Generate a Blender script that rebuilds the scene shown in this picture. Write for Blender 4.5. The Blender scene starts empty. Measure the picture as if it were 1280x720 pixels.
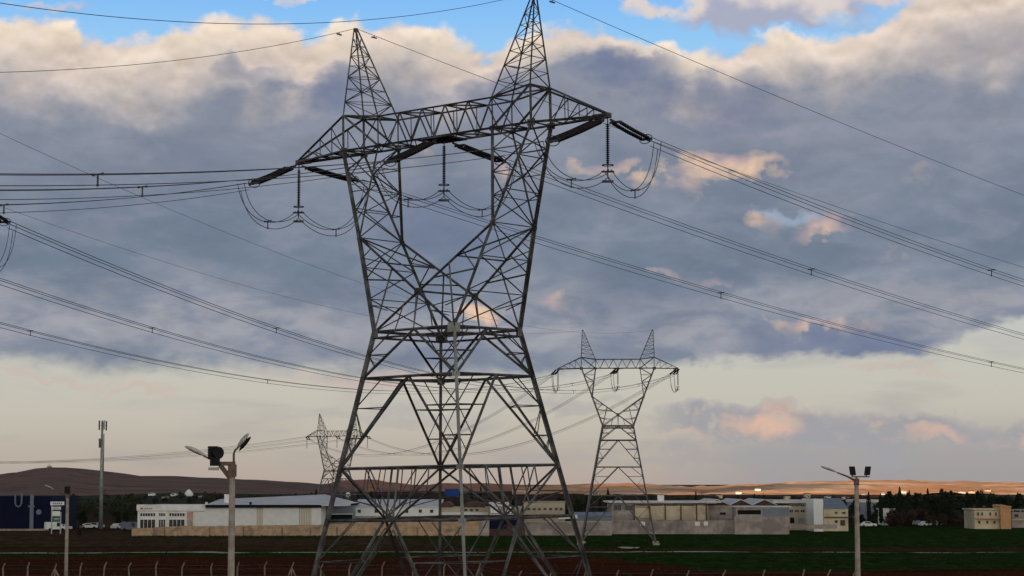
import bpy, math, random
from mathutils import Vector, Matrix, noise as mnoise
random.seed(7)
S = bpy.context.scene
R = math.radians
# ------------------------------------------------------------------ camera
FPX, PITCH, CZ = 2600.0, 0.0938, 11.2
cam = bpy.data.cameras.new('camera'); camo = bpy.data.objects.new('camera', cam)
S.collection.objects.link(camo); S.camera = camo
camo.location = (0, 0, CZ); camo.rotation_euler = (math.pi/2 + PITCH, 0, 0)
cam.sensor_width = 36; cam.lens = 36*FPX/1280; cam.clip_start = .5; cam.clip_end = 30000
# ------------------------------------------------------------------ sun / exposure
SUN_EL, SUN_AZ = R(13), R(-132)         # azimuth from +Y (view direction), clockwise; behind the camera to the left
S.view_settings.view_transform = 'Standard'; S.view_settings.look = 'None'
S.view_settings.gamma = 1; S.view_settings.use_curve_mapping = False; S.view_settings.exposure = 0.22
sl = bpy.data.lights.new('sun', 'SUN'); sl.energy = 5.0; sl.angle = R(.6); sl.color = (1, .70, .46)
so = bpy.data.objects.new('sun', sl); S.collection.objects.link(so)
sd = Vector((math.sin(SUN_AZ)*math.cos(SUN_EL), math.cos(SUN_AZ)*math.cos(SUN_EL), math.sin(SUN_EL)))
so.rotation_euler = sd.to_track_quat('Z', 'Y').to_euler()
so.location = (0, -50, 80)
# ------------------------------------------------------------------ node expression helper
class G:
    def __init__(s, nt): s.nt = nt
    def n(s, t, **k):
        q = s.nt.nodes.new(t)
        for a, b in k.items(): setattr(q, a, b)
        return q
    def inp(s, sock, v):
        if hasattr(v, 'is_output'): s.nt.links.new(v, sock)
        elif isinstance(v, (tuple, list)) and len(v) == 3 and sock.type == 'RGBA': sock.default_value = (*v, 1)
        else: sock.default_value = v
    def m(s, op, a, b=0.0, c=0.0, clamp=False):
        q = s.n('ShaderNodeMath', operation=op, use_clamp=clamp)
        s.inp(q.inputs[0], a); s.inp(q.inputs[1], b); s.inp(q.inputs[2], c)
        return q.outputs[0]
    def add(s, a, b): return s.m('ADD', a, b)
    def sub(s, a, b): return s.m('SUBTRACT', a, b)
    def mul(s, a, b): return s.m('MULTIPLY', a, b)
    def mx(s, a, b): return s.m('MAXIMUM', a, b)
    def ss(s, x, a, b):                      # smoothstep a..b
        q = s.n('ShaderNodeMapRange', interpolation_type='SMOOTHSTEP')
        if not hasattr(a, 'is_output') and not hasattr(b, 'is_output') and a > b:
            s.inp(q.inputs[0], x); s.inp(q.inputs[1], b); s.inp(q.inputs[2], a); q.inputs[3].default_value = 1; q.inputs[4].default_value = 0
        else:
            s.inp(q.inputs[0], x); s.inp(q.inputs[1], a); s.inp(q.inputs[2], b); q.inputs[3].default_value = 0; q.inputs[4].default_value = 1
        return q.outputs[0]
    def vec(s, x, y, z=0.0):
        q = s.n('ShaderNodeCombineXYZ'); s.inp(q.inputs[0], x); s.inp(q.inputs[1], y); s.inp(q.inputs[2], z); return q.outputs[0]
    def xyz(s, v):
        q = s.n('ShaderNodeSeparateXYZ'); s.inp(q.inputs[0], v); return q.outputs
    def noise(s, v, scale, detail=5, rough=.55, dist=0.0):
        q = s.n('ShaderNodeTexNoise'); s.inp(q.inputs['Vector'], v)
        q.inputs['Scale'].default_value = scale; q.inputs['Detail'].default_value = detail
        q.inputs['Roughness'].default_value = rough; q.inputs['Distortion'].default_value = dist
        return q.outputs[0]
    def mix(s, f, a, b, bt='MIX'):
        q = s.n('ShaderNodeMix', data_type='RGBA', blend_type=bt)
        s.inp(q.inputs[0], f); s.inp(q.inputs[6], a); s.inp(q.inputs[7], b); return q.outputs[2]
    def curve(s, x, pts, lo, hi, ylo, yhi):  # piecewise curve through (x,y) points
        q = s.n('ShaderNodeFloatCurve'); c = q.mapping.curves[0]
        q.mapping.use_clip = False
        P = [((a-lo)/(hi-lo), (b-ylo)/(yhi-ylo)) for a, b in pts]
        c.points[0].location = P[0]; c.points[1].location = P[-1]
        for p in P[1:-1]: c.points.new(*p)
        q.mapping.update()
        f = s.m('DIVIDE', s.sub(x, lo), hi-lo, clamp=True)
        s.inp(q.inputs[1], f)
        return s.add(s.mul(q.outputs[0], yhi-ylo), ylo)
def lin(r, g, b):                            # 0..255 display -> linear
    f = lambda c: ((c/255+.055)/1.055)**2.4 if c > 10 else c/255/12.92
    return (f(r), f(g), f(b))
# ------------------------------------------------------------------ world : Nishita sky behind procedural cloud layers
W = bpy.data.worlds.new('World'); S.world = W; W.use_nodes = True
nt = W.node_tree; nt.nodes.clear(); g = G(nt)
SKY = 0.10
sky = g.n('ShaderNodeTexSky', sky_type='NISHITA', sun_disc=False)
sky.sun_elevation = SUN_EL; sky.sun_rotation = SUN_AZ; sky.air_density = 1.0; sky.dust_density = .5
tc = g.n('ShaderNodeTexCoord'); D = tc.outputs['Generated']
dx, dy, dz = g.xyz(D)
az = g.m('ARCTAN2', dx, dy); el = g.m('ARCSINE', dz)
# sky chart in 1/2600 rad units: x grows to the right (east), y grows downward, 605 = horizon
sx = g.add(g.mul(az, 2600), 640); sy0 = g.sub(605, g.mul(el, 2600))
P = g.vec(g.mul(sx, .01), g.mul(sy0, .013), 0)
n_big = g.noise(P, .5, 3, .45); n_mid = g.noise(P, 1.25, 5, .48, .1); n_fin = g.noise(P, 4.0, 4, .5)
P2 = g.vec(g.mul(sx, .01), g.mul(g.sub(sy0, 9), .013), 0)
n_up = g.noise(P2, 1.25, 5, .48, .1)
relief = g.sub(n_mid, n_up)                  # lumps brighter on their upper sides
P3 = g.vec(g.mul(sx, .004), g.mul(sy0, .022), 3.1)
n_str = g.noise(P3, 1.0, 5, .5, .4)          # long flat streaks
P4 = g.vec(g.mul(sx, .006), g.mul(sy0, .016), 9.4); n_wis = g.noise(P4, 1.6, 7, .62, .25)
def c0(n, a): return g.mul(g.sub(n, .5), a)
wy = g.add(sy0, g.add(c0(n_mid, 90), c0(n_fin, 34)))
wx = g.add(sx, g.add(c0(n_up, 110), c0(n_fin, 60)))
top = g.curve(sx, [(-400, 30), (0, 42), (60, 38), (110, 52), (170, 56), (215, 44), (300, 30), (350, 34), (385, 50), (440, 34), (520, 34), (590, 54), (640, 52), (690, 34), (745, 32), (790, 50), (850, 66), (900, 66), (960, 50), (1030, 54), (1085, 40), (1125, 22), (1160, -8), (1300, -30), (1700, -30)], -400, 1700, -100, 700)
bot = g.curve(sx, [(-400, 455), (0, 462), (200, 468), (430, 474), (660, 476), (780, 462), (870, 452), (1000, 449), (1120, 446), (1185, 436), (1205, 418), (1240, 402), (1300, 396), (1700, 400)], -400, 1700, -100, 700)
d_top = g.sub(wy, top)                       # positive inside
wyb = g.add(sy0, g.add(g.add(c0(n_mid, 20), c0(n_fin, 22)), c0(n_wis, 34)))
d_bot = g.sub(bot, wyb)
softb = g.add(8, g.mul(g.ss(sx, 900, 500), 20))
mass = g.mul(g.ss(d_top, -6, 15), g.ss(d_bot, -9, softb))
# clear-sky colour : Nishita blue up high, pale cream haze band toward the horizon
skyc = g.n('ShaderNodeHueSaturation'); g.inp(skyc.inputs['Color'], sky.outputs[0]); skyc.inputs['Saturation'].default_value = 1.0
K = 1/SKY
def col(r, g_, b): return tuple(c*K for c in lin(r, g_, b))
ramp = g.n('ShaderNodeValToRGB'); cr = ramp.color_ramp
stops = [(0, (120, 176, 230)), (60, (140, 188, 228)), (200, (140, 165, 195)), (390, (180, 183, 180)), (455, (184, 183, 173)), (520, (182, 177, 165)), (575, (172, 162, 150)), (605, (168, 154, 145)), (680, (120, 110, 105))]
cr.elements[0].position = 0; cr.elements[1].position = 1
for i, (y, c) in enumerate(stops):
    e = cr.elements[0] if i == 0 else (cr.elements[-1] if i == len(stops)-1 else cr.elements.new(y/680))
    e.color = (*lin(*c), 1)
g.inp(ramp.inputs[0], g.m('DIVIDE', sy0, 680, clamp=True))
rampk = g.mix(1.0, ramp.outputs[0], (K, K, K), 'MULTIPLY')
hz = g.ss(sy0, -500, 60)
clear = g.mix(hz, skyc.outputs[0], rampk)
clear = g.mix(g.mul(g.ss(n_str, .50, .72), g.mul(g.ss(sy0, 380, 450), .45)), clear, col(150, 146, 150))
# right-hand sky above the horizon is greyer and cooler
clear = g.mix(g.mul(g.ss(sx, 760, 1000), g.mul(g.ss(sy0, 500, 590), .7)), clear, col(142, 141, 146))
def blob(cx, cy, rx, ry, X=None, Y=None):
    a = g.m('DIVIDE', g.sub(wx if X is None else X, cx), rx); b = g.m('DIVIDE', g.sub(wy if Y is None else Y, cy), ry)
    r = g.add(g.mul(a, a), g.mul(b, b))
    return g.m('SUBTRACT', 1, r, clamp=True)
def blobs(L, **k):
    o = None
    for q in L:
        v = blob(*q[:4], **k)
        if len(q) > 4: v = g.mul(v, q[4])
        o = v if o is None else g.mx(o, v)
    return o
# body colour of the cloud mass, from its lit crest downward
body = g.mix(g.ss(sy0, 90, 330), col(130, 135, 149), col(106, 119, 136))
body = g.mix(g.mul(g.ss(g.add(sy0, c0(n_big, 120)), 330, 400), .85), body, g.mix(g.ss(n_wis, .4, .62), col(130, 136, 150), col(158, 157, 162)))
body = g.mix(g.mul(g.ss(g.add(sy0, c0(n_mid, 60)), 420, 462), .6), body, col(112, 122, 138))
body = g.mix(g.mul(g.ss(n_big, .45, .7), .45), body, col(133, 139, 153))
body = g.mix(g.mul(g.ss(n_wis, .46, .66), .30), body, col(146, 148, 160))
body = g.mix(g.mul(g.ss(n_wis, .48, .34), .2), body, col(92, 106, 128))
body = g.mix(g.mul(g.ss(n_big, .52, .3), .40), body, col(100, 111, 132))
dark = blobs([(410, 118, 60, 34), (300, 95, 50, 14, .5), (610, 118, 80, 36, .8), (790, 92, 90, 32), (905, 130, 120, 40, .7), (1220, 60, 90, 34, .35), (1060, 440, 150, 30, .9), (570, 290, 120, 60, .5)])
body = g.mix(g.m('MULTIPLY', dark, .9, clamp=True), body, col(104, 115, 142))
rimw = g.curve(sx, [(-400, 80), (0, 108), (200, 100), (330, 96), (430, 84), (560, 72), (680, 66), (760, 44), (860, 70), (1000, 76), (1100, 72), (1180, 130), (1300, 120), (1700, 90)], -400, 1700, 0, 200)
rt = g.m('DIVIDE', d_top, rimw)
rim = g.mul(g.ss(g.add(rt, c0(n_up, 1.5)), 1.25, .05), 1.0)
rim = g.m('MULTIPLY', rim, g.m('SUBTRACT', 1, g.mul(g.mul(dark, g.ss(rt, .1, .5)), .9), clamp=True), clamp=True)
cream = g.mix(g.ss(n_up, .38, .68), col(206, 190, 178), col(248, 228, 202))
lift = blobs([(150, 110, 130, 60, .5), (560, 100, 50, 80, .5), (190, 150, 60, 30, .35), (1230, 20, 120, 50, .6), (1040, 90, 160, 40, .5), (540, 20, 130, 60, .3)], X=sx, Y=wy)
mc = g.mix(g.m('MULTIPLY', rim, .95, clamp=True), body, cream)
mc = g.mix(g.mul(lift, g.ss(n_mid, .4, .65)), mc, col(214, 198, 184))
# relief shading
rl = g.m('MULTIPLY_ADD', g.mul(relief, g.m('MULTIPLY_ADD', rim, .9, .35)), 1.5, 1.0)
mc2 = g.mix(1.0, mc, g.vec(rl, rl, rl), 'MULTIPLY')
# peach windows inside the mass
pw = blobs([(915, 214, 78, 22), (845, 236, 50, 18, .8), (762, 214, 46, 17, .8), (1008, 284, 62, 26), (1096, 318, 34, 10, .9), (868, 347, 46, 12, .85), (690, 388, 38, 28, .9), (606, 402, 30, 16, .9), (300, 95, 0.1, .1), (1062, 408, 60, 10, .7), (1010, 413, 40, 9, .6), (540, 205, 26, 14, .4), (620, 214, 22, 18, .7), (950, 160, 60, 20, .3), (1130, 222, 40, 16, .35)])
pcol = g.mix(g.ss(n_up, .42, .62), col(178, 156, 156), col(226, 192, 160))
cl = g.mix(g.m('MULTIPLY', pw, g.ss(n_mid, .36, .58), clamp=True), mc2, pcol)
bl = blobs([(985, 272, 40, 10, .7), (300, 100, .1, .1)])
cl = g.mix(g.m('MULTIPLY', bl, .8, clamp=True), cl, col(150, 172, 196))
skyA = g.mix(mass, clear, cl)
# high broken cloud at the upper right
hi_d = g.mul(blobs([(965, 4, 170, 48), (1060, -30, 150, 60), (820, 8, 50, 14, .7), (60, 22, 60, 10, .35), (360, -2, 60, 10, .4)]), g.ss(n_mid, .30, .50))
hi_c = g.mix(g.ss(g.add(wy, c0(n_up, 60)), 5, 34), col(206, 196, 192), col(158, 162, 182))
skyB = g.mix(g.m('MULTIPLY', hi_d, 2.4, clamp=True), skyA, hi_c)
# low bank over the hills on the right and thin streaks
lb = g.m('MULTIPLY', blobs([(960, 530, 170, 32), (1090, 545, 190, 30), (1240, 550, 150, 26, .8), (1000, 570, 300, 18, .5), (700, 508, 120, 12, .35), (520, 520, 130, 14, .3)]), 1.3, clamp=True)
lbc = g.mix(g.m('MULTIPLY', blobs([(955, 532, 74, 20), (1030, 512, 80, 14, .7), (1082, 520, 40, 12, .8), (1190, 548, 70, 14, .7), (1270, 553, 40, 12, .8), (855, 547, 40, 8, .7), (970, 512, 60, 12, .6)]), g.ss(n_up, .36, .56), clamp=True), col(150, 149, 153), col(208, 172, 152))
skyC = g.mix(g.mul(lb, g.ss(n_fin, .2, .5)), skyB, lbc)
st = g.m('MULTIPLY', blobs([(60, 476, 140, 8, .5), (470, 478, 160, 12, .5), (180, 488, 60, 6, .6), (1120, 470, 90, 6, .5)], X=sx), 1.0, clamp=True)
skyD = g.mix(st, skyC, col(190, 168, 158))
# sky behind the camera: broken evening cloud
nb = g.noise(D, 3.0, 6, .55, .3)
rearlow = g.mix(g.ss(nb, .42, .6), (K*1.35, K*1.25, K*1.12), (K*1.85, K*1.66, K*1.42))
rearhigh = g.mix(g.ss(nb, .42, .6), (K*.10, K*.12, K*.16), (K*.20, K*.20, K*.22))
rear = g.mix(g.ss(el, .12, .55), rearlow, rearhigh)
rear = g.mix(g.ss(g.m('ABSOLUTE', az), 1.9, 1.3), rear, g.mix(g.ss(el, .12, .5), (K*.30, K*.29, K*.27), rearhigh))
front = g.mul(g.ss(g.m('ABSOLUTE', az), 1.3, .7), g.ss(sy0, -1500, -500))
final = g.mix(front, rear, skyD)
bg = g.n('ShaderNodeBackground'); g.inp(bg.inputs[0], final); bg.inputs[1].default_value = SKY
out = g.n('ShaderNodeOutputWorld'); nt.links.new(bg.outputs[0], out.inputs[0])
# ------------------------------------------------------------------ object helpers
COL = S.collection
def prop(o, label=None, cat=None, group=None, kind=None):
    if label: o['label'] = label
    if cat: o['category'] = cat
    if group: o['group'] = group
    if kind: o['kind'] = kind
    return o
def empty(name, loc=(0, 0, 0), rz=0.0, label=None, cat=None, group=None):
    o = bpy.data.objects.new(name, None); COL.objects.link(o); o.location = loc; o.rotation_euler = (0, 0, rz)
    o.empty_display_size = .5
    return prop(o, label, cat, group)
class MB:
    def __init__(s): s.v = []; s.f = []; s.smooth = False
    def quad(s, a, b, c, d):
        n = len(s.v); s.v += [tuple(a), tuple(b), tuple(c), tuple(d)]; s.f.append((n, n+1, n+2, n+3)); return s
    def box(s, x0, x1, y0, y1, z0, z1):
        n = len(s.v)
        s.v += [(x, y, z) for z in (z0, z1) for x, y in ((x0, y0), (x1, y0), (x1, y1), (x0, y1))]
        s.f += [tuple(n+i for i in q) for q in ((3, 2, 1, 0), (4, 5, 6, 7), (0, 1, 5, 4), (1, 2, 6, 5), (2, 3, 7, 6), (3, 0, 4, 7))]
        return s
    def frame(s, p, q):
        d = (q-p).normalized(); up = Vector((0, 0, 1)) if abs(d.z) < .92 else Vector((0, 1, 0))
        a = d.cross(up).normalized(); return a, a.cross(d).normalized()
    def sweep(s, p, q, prof, out=None):
        p, q = Vector(p), Vector(q)
        if (q-p).length < 1e-4: return s
        a, b = s.frame(p, q)
        if out is not None:                 # angle opens toward 'out'
            o = Vector(out); d = (q-p).normalized(); o = (o-d*o.dot(d))
            if o.length > 1e-4: o.normalize(); a = (o+d.cross(o)).normalized(); b = d.cross(a).normalized()
        n = len(s.v); k = len(prof)
        for base in (p, q):
            for x, y in prof: s.v.append(tuple(base+a*x+b*y))
        for i in range(k): j = (i+1) % k; s.f.append((n+i, n+j, n+k+j, n+k+i))
        s.f.append(tuple(n+i for i in range(k-1, -1, -1))); s.f.append(tuple(n+k+i for i in range(k)))
        return s
    def ang(s, p, q, w, out=None):          # rolled steel angle
        t = w*.14; o = -w*.35
        return s.sweep(p, q, [(o, o), (o+w, o), (o+w, o+t), (o+t, o+t), (o+t, o+w), (o, o+w)], out)
    def bar(s, p, q, w, h=None):
        h = h or w; return s.sweep(p, q, [(-w/2, -h/2), (w/2, -h/2), (w/2, h/2), (-w/2, h/2)])
    def cyl(s, p, q, r, n=8):
        return s.sweep(p, q, [(r*math.cos(2*math.pi*i/n), r*math.sin(2*math.pi*i/n)) for i in range(n)])
    def tube(s, pts, rs, n=8):
        pts = [Vector(p) for p in pts]; rs = rs if isinstance(rs, (list, tuple)) else [rs]*len(pts)
        b0 = len(s.v)
        for i, p in enumerate(pts):
            d = (pts[min(i+1, len(pts)-1)]-pts[max(i-1, 0)]).normalized()
            up = Vector((0, 0, 1)) if abs(d.z) < .95 else Vector((0, 1, 0))
            a = d.cross(up).normalized(); b = a.cross(d)
            for k in range(n):
                t = 2*math.pi*k/n; s.v.append(tuple(p+a*rs[i]*math.cos(t)+b*rs[i]*math.sin(t)))
        for i in range(len(pts)-1):
            for k in range(n):
                j = (k+1) % n; s.f.append((b0+i*n+k, b0+i*n+j, b0+(i+1)*n+j, b0+(i+1)*n+k))
        s.f.append(tuple(b0+k for k in range(n-1, -1, -1))); s.f.append(tuple(b0+(len(pts)-1)*n+k for k in range(n)))
        return s
    def build(s, name, mat, parent=None, loc=None, **pr):
        me = bpy.data.meshes.new(name); me.from_pydata(s.v, [], s.f)
        me.update()
        if s.smooth:
            for p in me.polygons: p.use_smooth = True
        o = bpy.data.objects.new(name, me); COL.objects.link(o)
        for m_ in (mat if isinstance(mat, (list, tuple)) else [mat]): me.materials.append(m_)
        if parent: o.parent = parent
        if loc: o.location = loc
        return prop(o, **pr)
def copy_tree(o, parent=None):
    c = o.copy(); COL.objects.link(c); c.parent = parent
    for ch in list(o.children): copy_tree(ch, c)
    return c
cP, sP = math.cos(PITCH), math.sin(PITCH)
def at(px, py, Y=None, z=None):
    """world point on the sight line measured at photo pixel (px,py), at distance Y or at height z"""
    a, b = (px-640)/FPX, (360-py)/FPX; r = Vector((a, cP-sP*b, sP+cP*b))
    t = Y/r.y if Y is not None else (z-CZ)/r.z
    return Vector((0, 0, CZ))+r*t
# ------------------------------------------------------------------ materials
def mat(name, base, rough=.8, var=.25, scale=3.0, bump=.0, metal=0.0, second=None, thr=(.45, .6), obj=True, bscale=None, spec=.12):
    m_ = bpy.data.materials.new(name); m_.use_nodes = True; t = m_.node_tree; h = G(t)
    bs = t.nodes['Principled BSDF']; bs.inputs['Roughness'].default_value = rough; bs.inputs['Metallic'].default_value = metal
    bs.inputs['Specular IOR Level'].default_value = spec
    tc_ = h.n('ShaderNodeTexCoord'); v = tc_.outputs['Object']
    n1 = h.noise(v, scale, 6, .6)
    lo = tuple(c*(1-var) for c in base); hi_ = tuple(min(1, c*(1+var)) for c in base)
    c_ = h.mix(h.ss(n1, .3, .7), lo, hi_)
    if second:
        n2 = h.noise(v, scale*.37, 5, .6, .4); c_ = h.mix(h.mul(h.ss(n2, *thr), .8), c_, second)
    h.inp(bs.inputs['Base Color'], c_)
    if bump:
        bp = h.n('ShaderNodeBump'); bp.inputs['Strength'].default_value = bump; h.inp(bp.inputs['Height'], h.noise(v, bscale or scale*3, 5, .6))
        t.links.new(bp.outputs[0], bs.inputs['Normal'])
    return m_
M = {}
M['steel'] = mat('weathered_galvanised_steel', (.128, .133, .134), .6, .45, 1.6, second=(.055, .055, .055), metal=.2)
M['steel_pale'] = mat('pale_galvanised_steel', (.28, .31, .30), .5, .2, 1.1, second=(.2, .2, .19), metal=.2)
M['steel_far'] = mat('distant_galvanised_steel', (.14, .145, .15), .65, .2, .4, metal=.2)
M['disc'] = mat('brown_glazed_porcelain', (.010, .007, .008), .55, .3, 8, spec=.25)
M['fitting'] = mat('forged_fitting_steel', (.07, .072, .075), .5, .2, 4, metal=.5)
M['wire'] = mat('aged_aluminium_strand', (.085, .09, .10), .6, .15, .5, metal=.3)
M['concrete'] = mat('spun_concrete', (.36, .32, .27), .9, .18, 2.5, .2, second=(.24, .21, .18))
M['post'] = mat('concrete_post', (.24, .20, .17), .9, .25, 2.5, .2, second=(.18, .13, .1))
M['bluepl'] = mat('blue_plate_paint', (.02, .07, .30), .5, .15, 3)
M['black'] = mat('black_housing', (.014, .013, .018), .5, .3, 6)
M['lampgrey'] = mat('grey_lamp_shell', (.40, .41, .40), .35, .15, 5)
M['glass_lamp'] = mat('milky_lamp_glass', (.55, .56, .54), .2, .1, 5, spec=.6)
M['armrust'] = mat('rusty_painted_arm', (.16, .11, .09), .7, .3, 6)
M['white'] = mat('white_render', (.80, .81, .79), .85, .08, .6, .1, second=(.66, .67, .63))
M['white_metal'] = mat('white_cladding', (.78, .81, .80), .55, .05, .8)
M['beige_panel'] = mat('beige_panel', (.50, .45, .34), .8, .08, .6)
M['roof_pale'] = mat('pale_metal_roof', (.62, .62, .62), .7, .1, .3)
M['cream'] = mat('cream_panel', (.62, .54, .38), .85, .08, .5, second=(.42, .36, .25))
M['grey'] = mat('grey_cement_render', (.36, .32, .295), .9, .22, .6, .2, second=(.22, .195, .185), thr=(.48, .6))
M['greyblue'] = mat('grey_blue_cladding', (.19, .23, .28), .6, .1, .5)
M['brown'] = mat('brown_fascia', (.10, .06, .06), .8, .2, 1)
M['navy'] = mat('navy_cladding', (.007, .010, .034), .8, .15, .4)
M['glass'] = mat('dark_window_glass', (.012, .016, .02), .12, .2, 1, spec=.6)
M['dark'] = mat('dark_trim_and_shade', (.012, .012, .014), .9, .2, 1)  # near-black for trim; also stands for the shade inside open bays
M['orange'] = mat('apricot_render', (.52, .31, .16), .85, .08, .6)
M['redlogo'] = mat('red_lettering', (.35, .05, .04), .6, .1, 2)
M['posterpink'] = mat('faded_pink_poster', (.50, .33, .28), .7, .25, 1.2, second=(.45, .10, .07), thr=(.5, .6))
M['greensign'] = mat('green_sign_panel', (.04, .17, .12), .5, .2, 2)
M['logogrey'] = mat('grey_logo_paint', (.16, .19, .26), .6, .1, 2)
M['trunk'] = mat('bark', (.05, .038, .03), .95, .3, 4)
# ------------------------------------------------------------------ ground : one sheet to the horizon
def lump(x, y, seed=0.0, sc=1.0):
    return mnoise.fractal(Vector((x*sc, y*sc, seed)), 1.0, 2.0, 5)
def grid(x0, x1, nx, ys, zf):
    b = MB()
    for y in ys:
        for i in range(nx+1):
            x = (x0+(x1-x0)*i/nx)*(y if True else 1); b.v.append((x, y, zf(x, y)))
    w = nx+1
    for j in range(len(ys)-1):
        for i in range(nx): a = j*w+i; b.f.append((a, a+1, a+w+1, a+w))
    b.smooth = True
    return b
gb = MB(); ys = [-9000, -2500, -800, -200, 0, 40, 80, 120, 160, 200, 230]
y = 236.0
while y < 640: ys.append(y); y += 4 if y < 400 else 7
ys += [660, 720, 800, 900, 1050, 1250, 1500, 1900, 2500, 3300, 4500, 6500, 9500, 14000, 22000]
nx = 150
for y in ys:
    half = max(1500, abs(y)*1.1+300)
    for i in range(nx+1):
        t = 2*i/nx-1; x = half*(.25*t+.75*t**3)
        z = (.22*lump(x, y, 1, .02)+.10*lump(x, y, 2, .11)) if 120 < y < 640 else (0.1*lump(x, y, 1, .02) if y < 700 and y > -300 else 0)
        gb.v.append((x, y, z))
for j in range(len(ys)-1):
    for i in range(nx): a = j*(nx+1)+i; gb.f.append((a, a+1, a+nx+2, a+nx+1))
gb.smooth = True
gm = bpy.data.materials.new('field_soil_and_winter_wheat'); gm.use_nodes = True; t = gm.node_tree; h = G(t)
bs = t.nodes['Principled BSDF']; bs.inputs['Roughness'].default_value = 1; bs.inputs['Specular IOR Level'].default_value = 0
tcg = h.n('ShaderNodeTexCoord'); gv = tcg.outputs['Object']; gx, gy, gz = h.xyz(gv)
sv = h.vec(h.mul(gx, .35), gy, 0)
nA = h.noise(sv, .035, 6, .6, .3); nB = h.noise(h.vec(gx, h.mul(gy, .30), 0), .45, 8, .7); nC = h.noise(h.vec(gx, h.mul(gy, .5), 0), 1.6, 5, .7); nD = h.noise(h.vec(h.mul(gx, .15), gy, 7), .12, 5, .6)
wyg = h.add(gy, h.add(h.mul(h.sub(nA, .5), 46), h.mul(h.sub(nB, .5), 12)))
green = h.mix(h.ss(nB, .35, .7), (.014, .036, .010), (.040, .078, .018))
green = h.mix(h.mul(h.ss(nD, .52, .68), .5), green, (.040, .024, .012))
red = h.mix(h.ss(nC, .3, .7), (.045, .014, .008), (.12, .040, .022))
red = h.mix(h.mul(h.ss(nD, .50, .66), .7), red, (.012, .020, .008))
brown = h.mix(h.ss(nB, .3, .7), (.045, .026, .016), (.125, .075, .048))
brown = h.mix(h.mul(h.ss(nD, .5, .65), .6), brown, (.025, .035, .012))
# ratio x/y separates the left side (ploughed to the track) from the right side (green)
rat = h.m('DIVIDE', gx, h.mx(gy, 50.0)); ratn = h.add(rat, h.mul(h.sub(nA, .5), .05))
rt_ = h.ss(ratn, .03, .11)                   # 1 on the right
near_edge = h.add(320, h.mul(rt_, -48))      # ploughed soil nearer than this
c = h.mix(h.ss(wyg, near_edge, h.add(near_edge, 4)), red, green)
# strip of bare soil just behind the track, then right: green field; left: brown waste ground
c = h.mix(h.mul(h.ss(wyg, 346, 352), h.ss(wyg, 372, 362)), c, h.mix(.5, red, brown))
left_b = h.mul(h.ss(ratn, -.01, -.05), h.ss(wyg, 366, 380)); c = h.mix(left_b, c, brown)
mid_b = h.mul(h.mul(h.ss(ratn, -.07, -.04), h.ss(ratn, .04, .02)), h.mul(h.ss(wyg, 405, 425), h.ss(wyg, 500, 440))); c = h.mix(h.mul(mid_b, .8), c, green)
c = h.mix(h.mul(h.mul(h.ss(ratn, -.01, -.04), h.ss(wyg, 425, 445)), h.ss(ratn, -.19, -.16)), c, green)
far = h.ss(gy, 560, 700)
farc = h.mix(h.ss(h.noise(h.vec(gx, h.mul(gy, .3), 0), .01, 4, .6), .4, .6), (.09, .055, .045), (.035, .042, .035))
c = h.mix(far, c, farc)
h.inp(bs.inputs['Base Color'], c)
bp = h.n('ShaderNodeBump'); bp.inputs['Strength'].default_value = 1.0; bp.inputs['Distance'].default_value = .8
h.inp(bp.inputs['Height'], h.add(nC, h.mul(nB, 1.5))); t.links.new(bp.outputs[0], bs.inputs['Normal'])
gb.build('ground', gm, kind='structure')
# track
tm = mat('pale_gravel', (.48, .42, .34), .95, .3, .7, .4, second=(.16, .09, .06), thr=(.50, .66))
tb = MB(); n = 260
for i in range(n+1):
    x = -130+270*i/n; yc = 341+1.6*lump(x, 0, 4, .02)
    w = 1.7+.7*lump(x, 0, 8, .08)-(1.2 if x > 45 else 0)*min(1, (x-45)/30 if x > 45 else 0)
    w = max(.5, w)
    for s_ in (-1, 1):
        yy = yc+s_*w; zz = .22*lump(x, yy, 1, .02)+.10*lump(x, yy, 2, .11); tb.v.append((x, yy, zz+.07))
for i in range(n): tb.f.append((2*i, 2*i+2, 2*i+3, 2*i+1))
tb.build('farm_track', tm, kind='structure')
# ------------------------------------------------------------------ unseen cloud-shaped slabs added to block sun over plain and left hill
def shade_cloud(corners, zc, thick):
    b = MB(); nx_, ny_ = 46, 46; off = sd*(zc/sd.z)
    A_, B_, C2, D2 = [Vector((q[0], q[1], 0)) for q in corners]
    for lay in (0, 1):
        for j in range(ny_+1):
            for i in range(nx_+1):
                u, v = i/nx_, j/ny_; p = (A_*(1-u)+B_*u)*(1-v)+(D2*(1-u)+C2*u)*v
                e = min(u, 1-u, v, 1-v)*6; e = min(1, e)**.5; q = lump(p.x, p.y, 30+lay, .0013)
                z = zc+off.z*0+(thick*e*(1+q) if lay else -thick*.12*e*(1+q))
                b.v.append((p.x+off.x+120*q*(1-e), p.y+off.y+120*q*(1-e), z))
    N_ = (nx_+1)*(ny_+1)
    for lay in (0, 1):
        for j in range(ny_):
            for i in range(nx_):
                a = lay*N_+j*(nx_+1)+i; f_ = (a, a+1, a+nx_+2, a+nx_+1); b.f.append(f_ if lay else f_[::-1])
    b.smooth = True
    return b
cm = bpy.data.materials.new('shade_cloud_matte'); cm.use_nodes = True; q_ = cm.node_tree.nodes['Principled BSDF']; q_.inputs['Base Color'].default_value = (.8, .8, .82, 1); q_.inputs['Roughness'].default_value = 1; q_.inputs['Specular IOR Level'].default_value = 0
shade_cloud([(-2600, -700), (1900, -700), (1700, 1250), (-2600, 1450)], 700, 260).build('added_shade_cloud', cm, kind='structure')
shade_cloud([(-2600, 1200), (-60, 1250), (-520, 4700), (-2600, 5000)], 700, 260).build('added_shade_cloud', cm, kind='structure')
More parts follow.
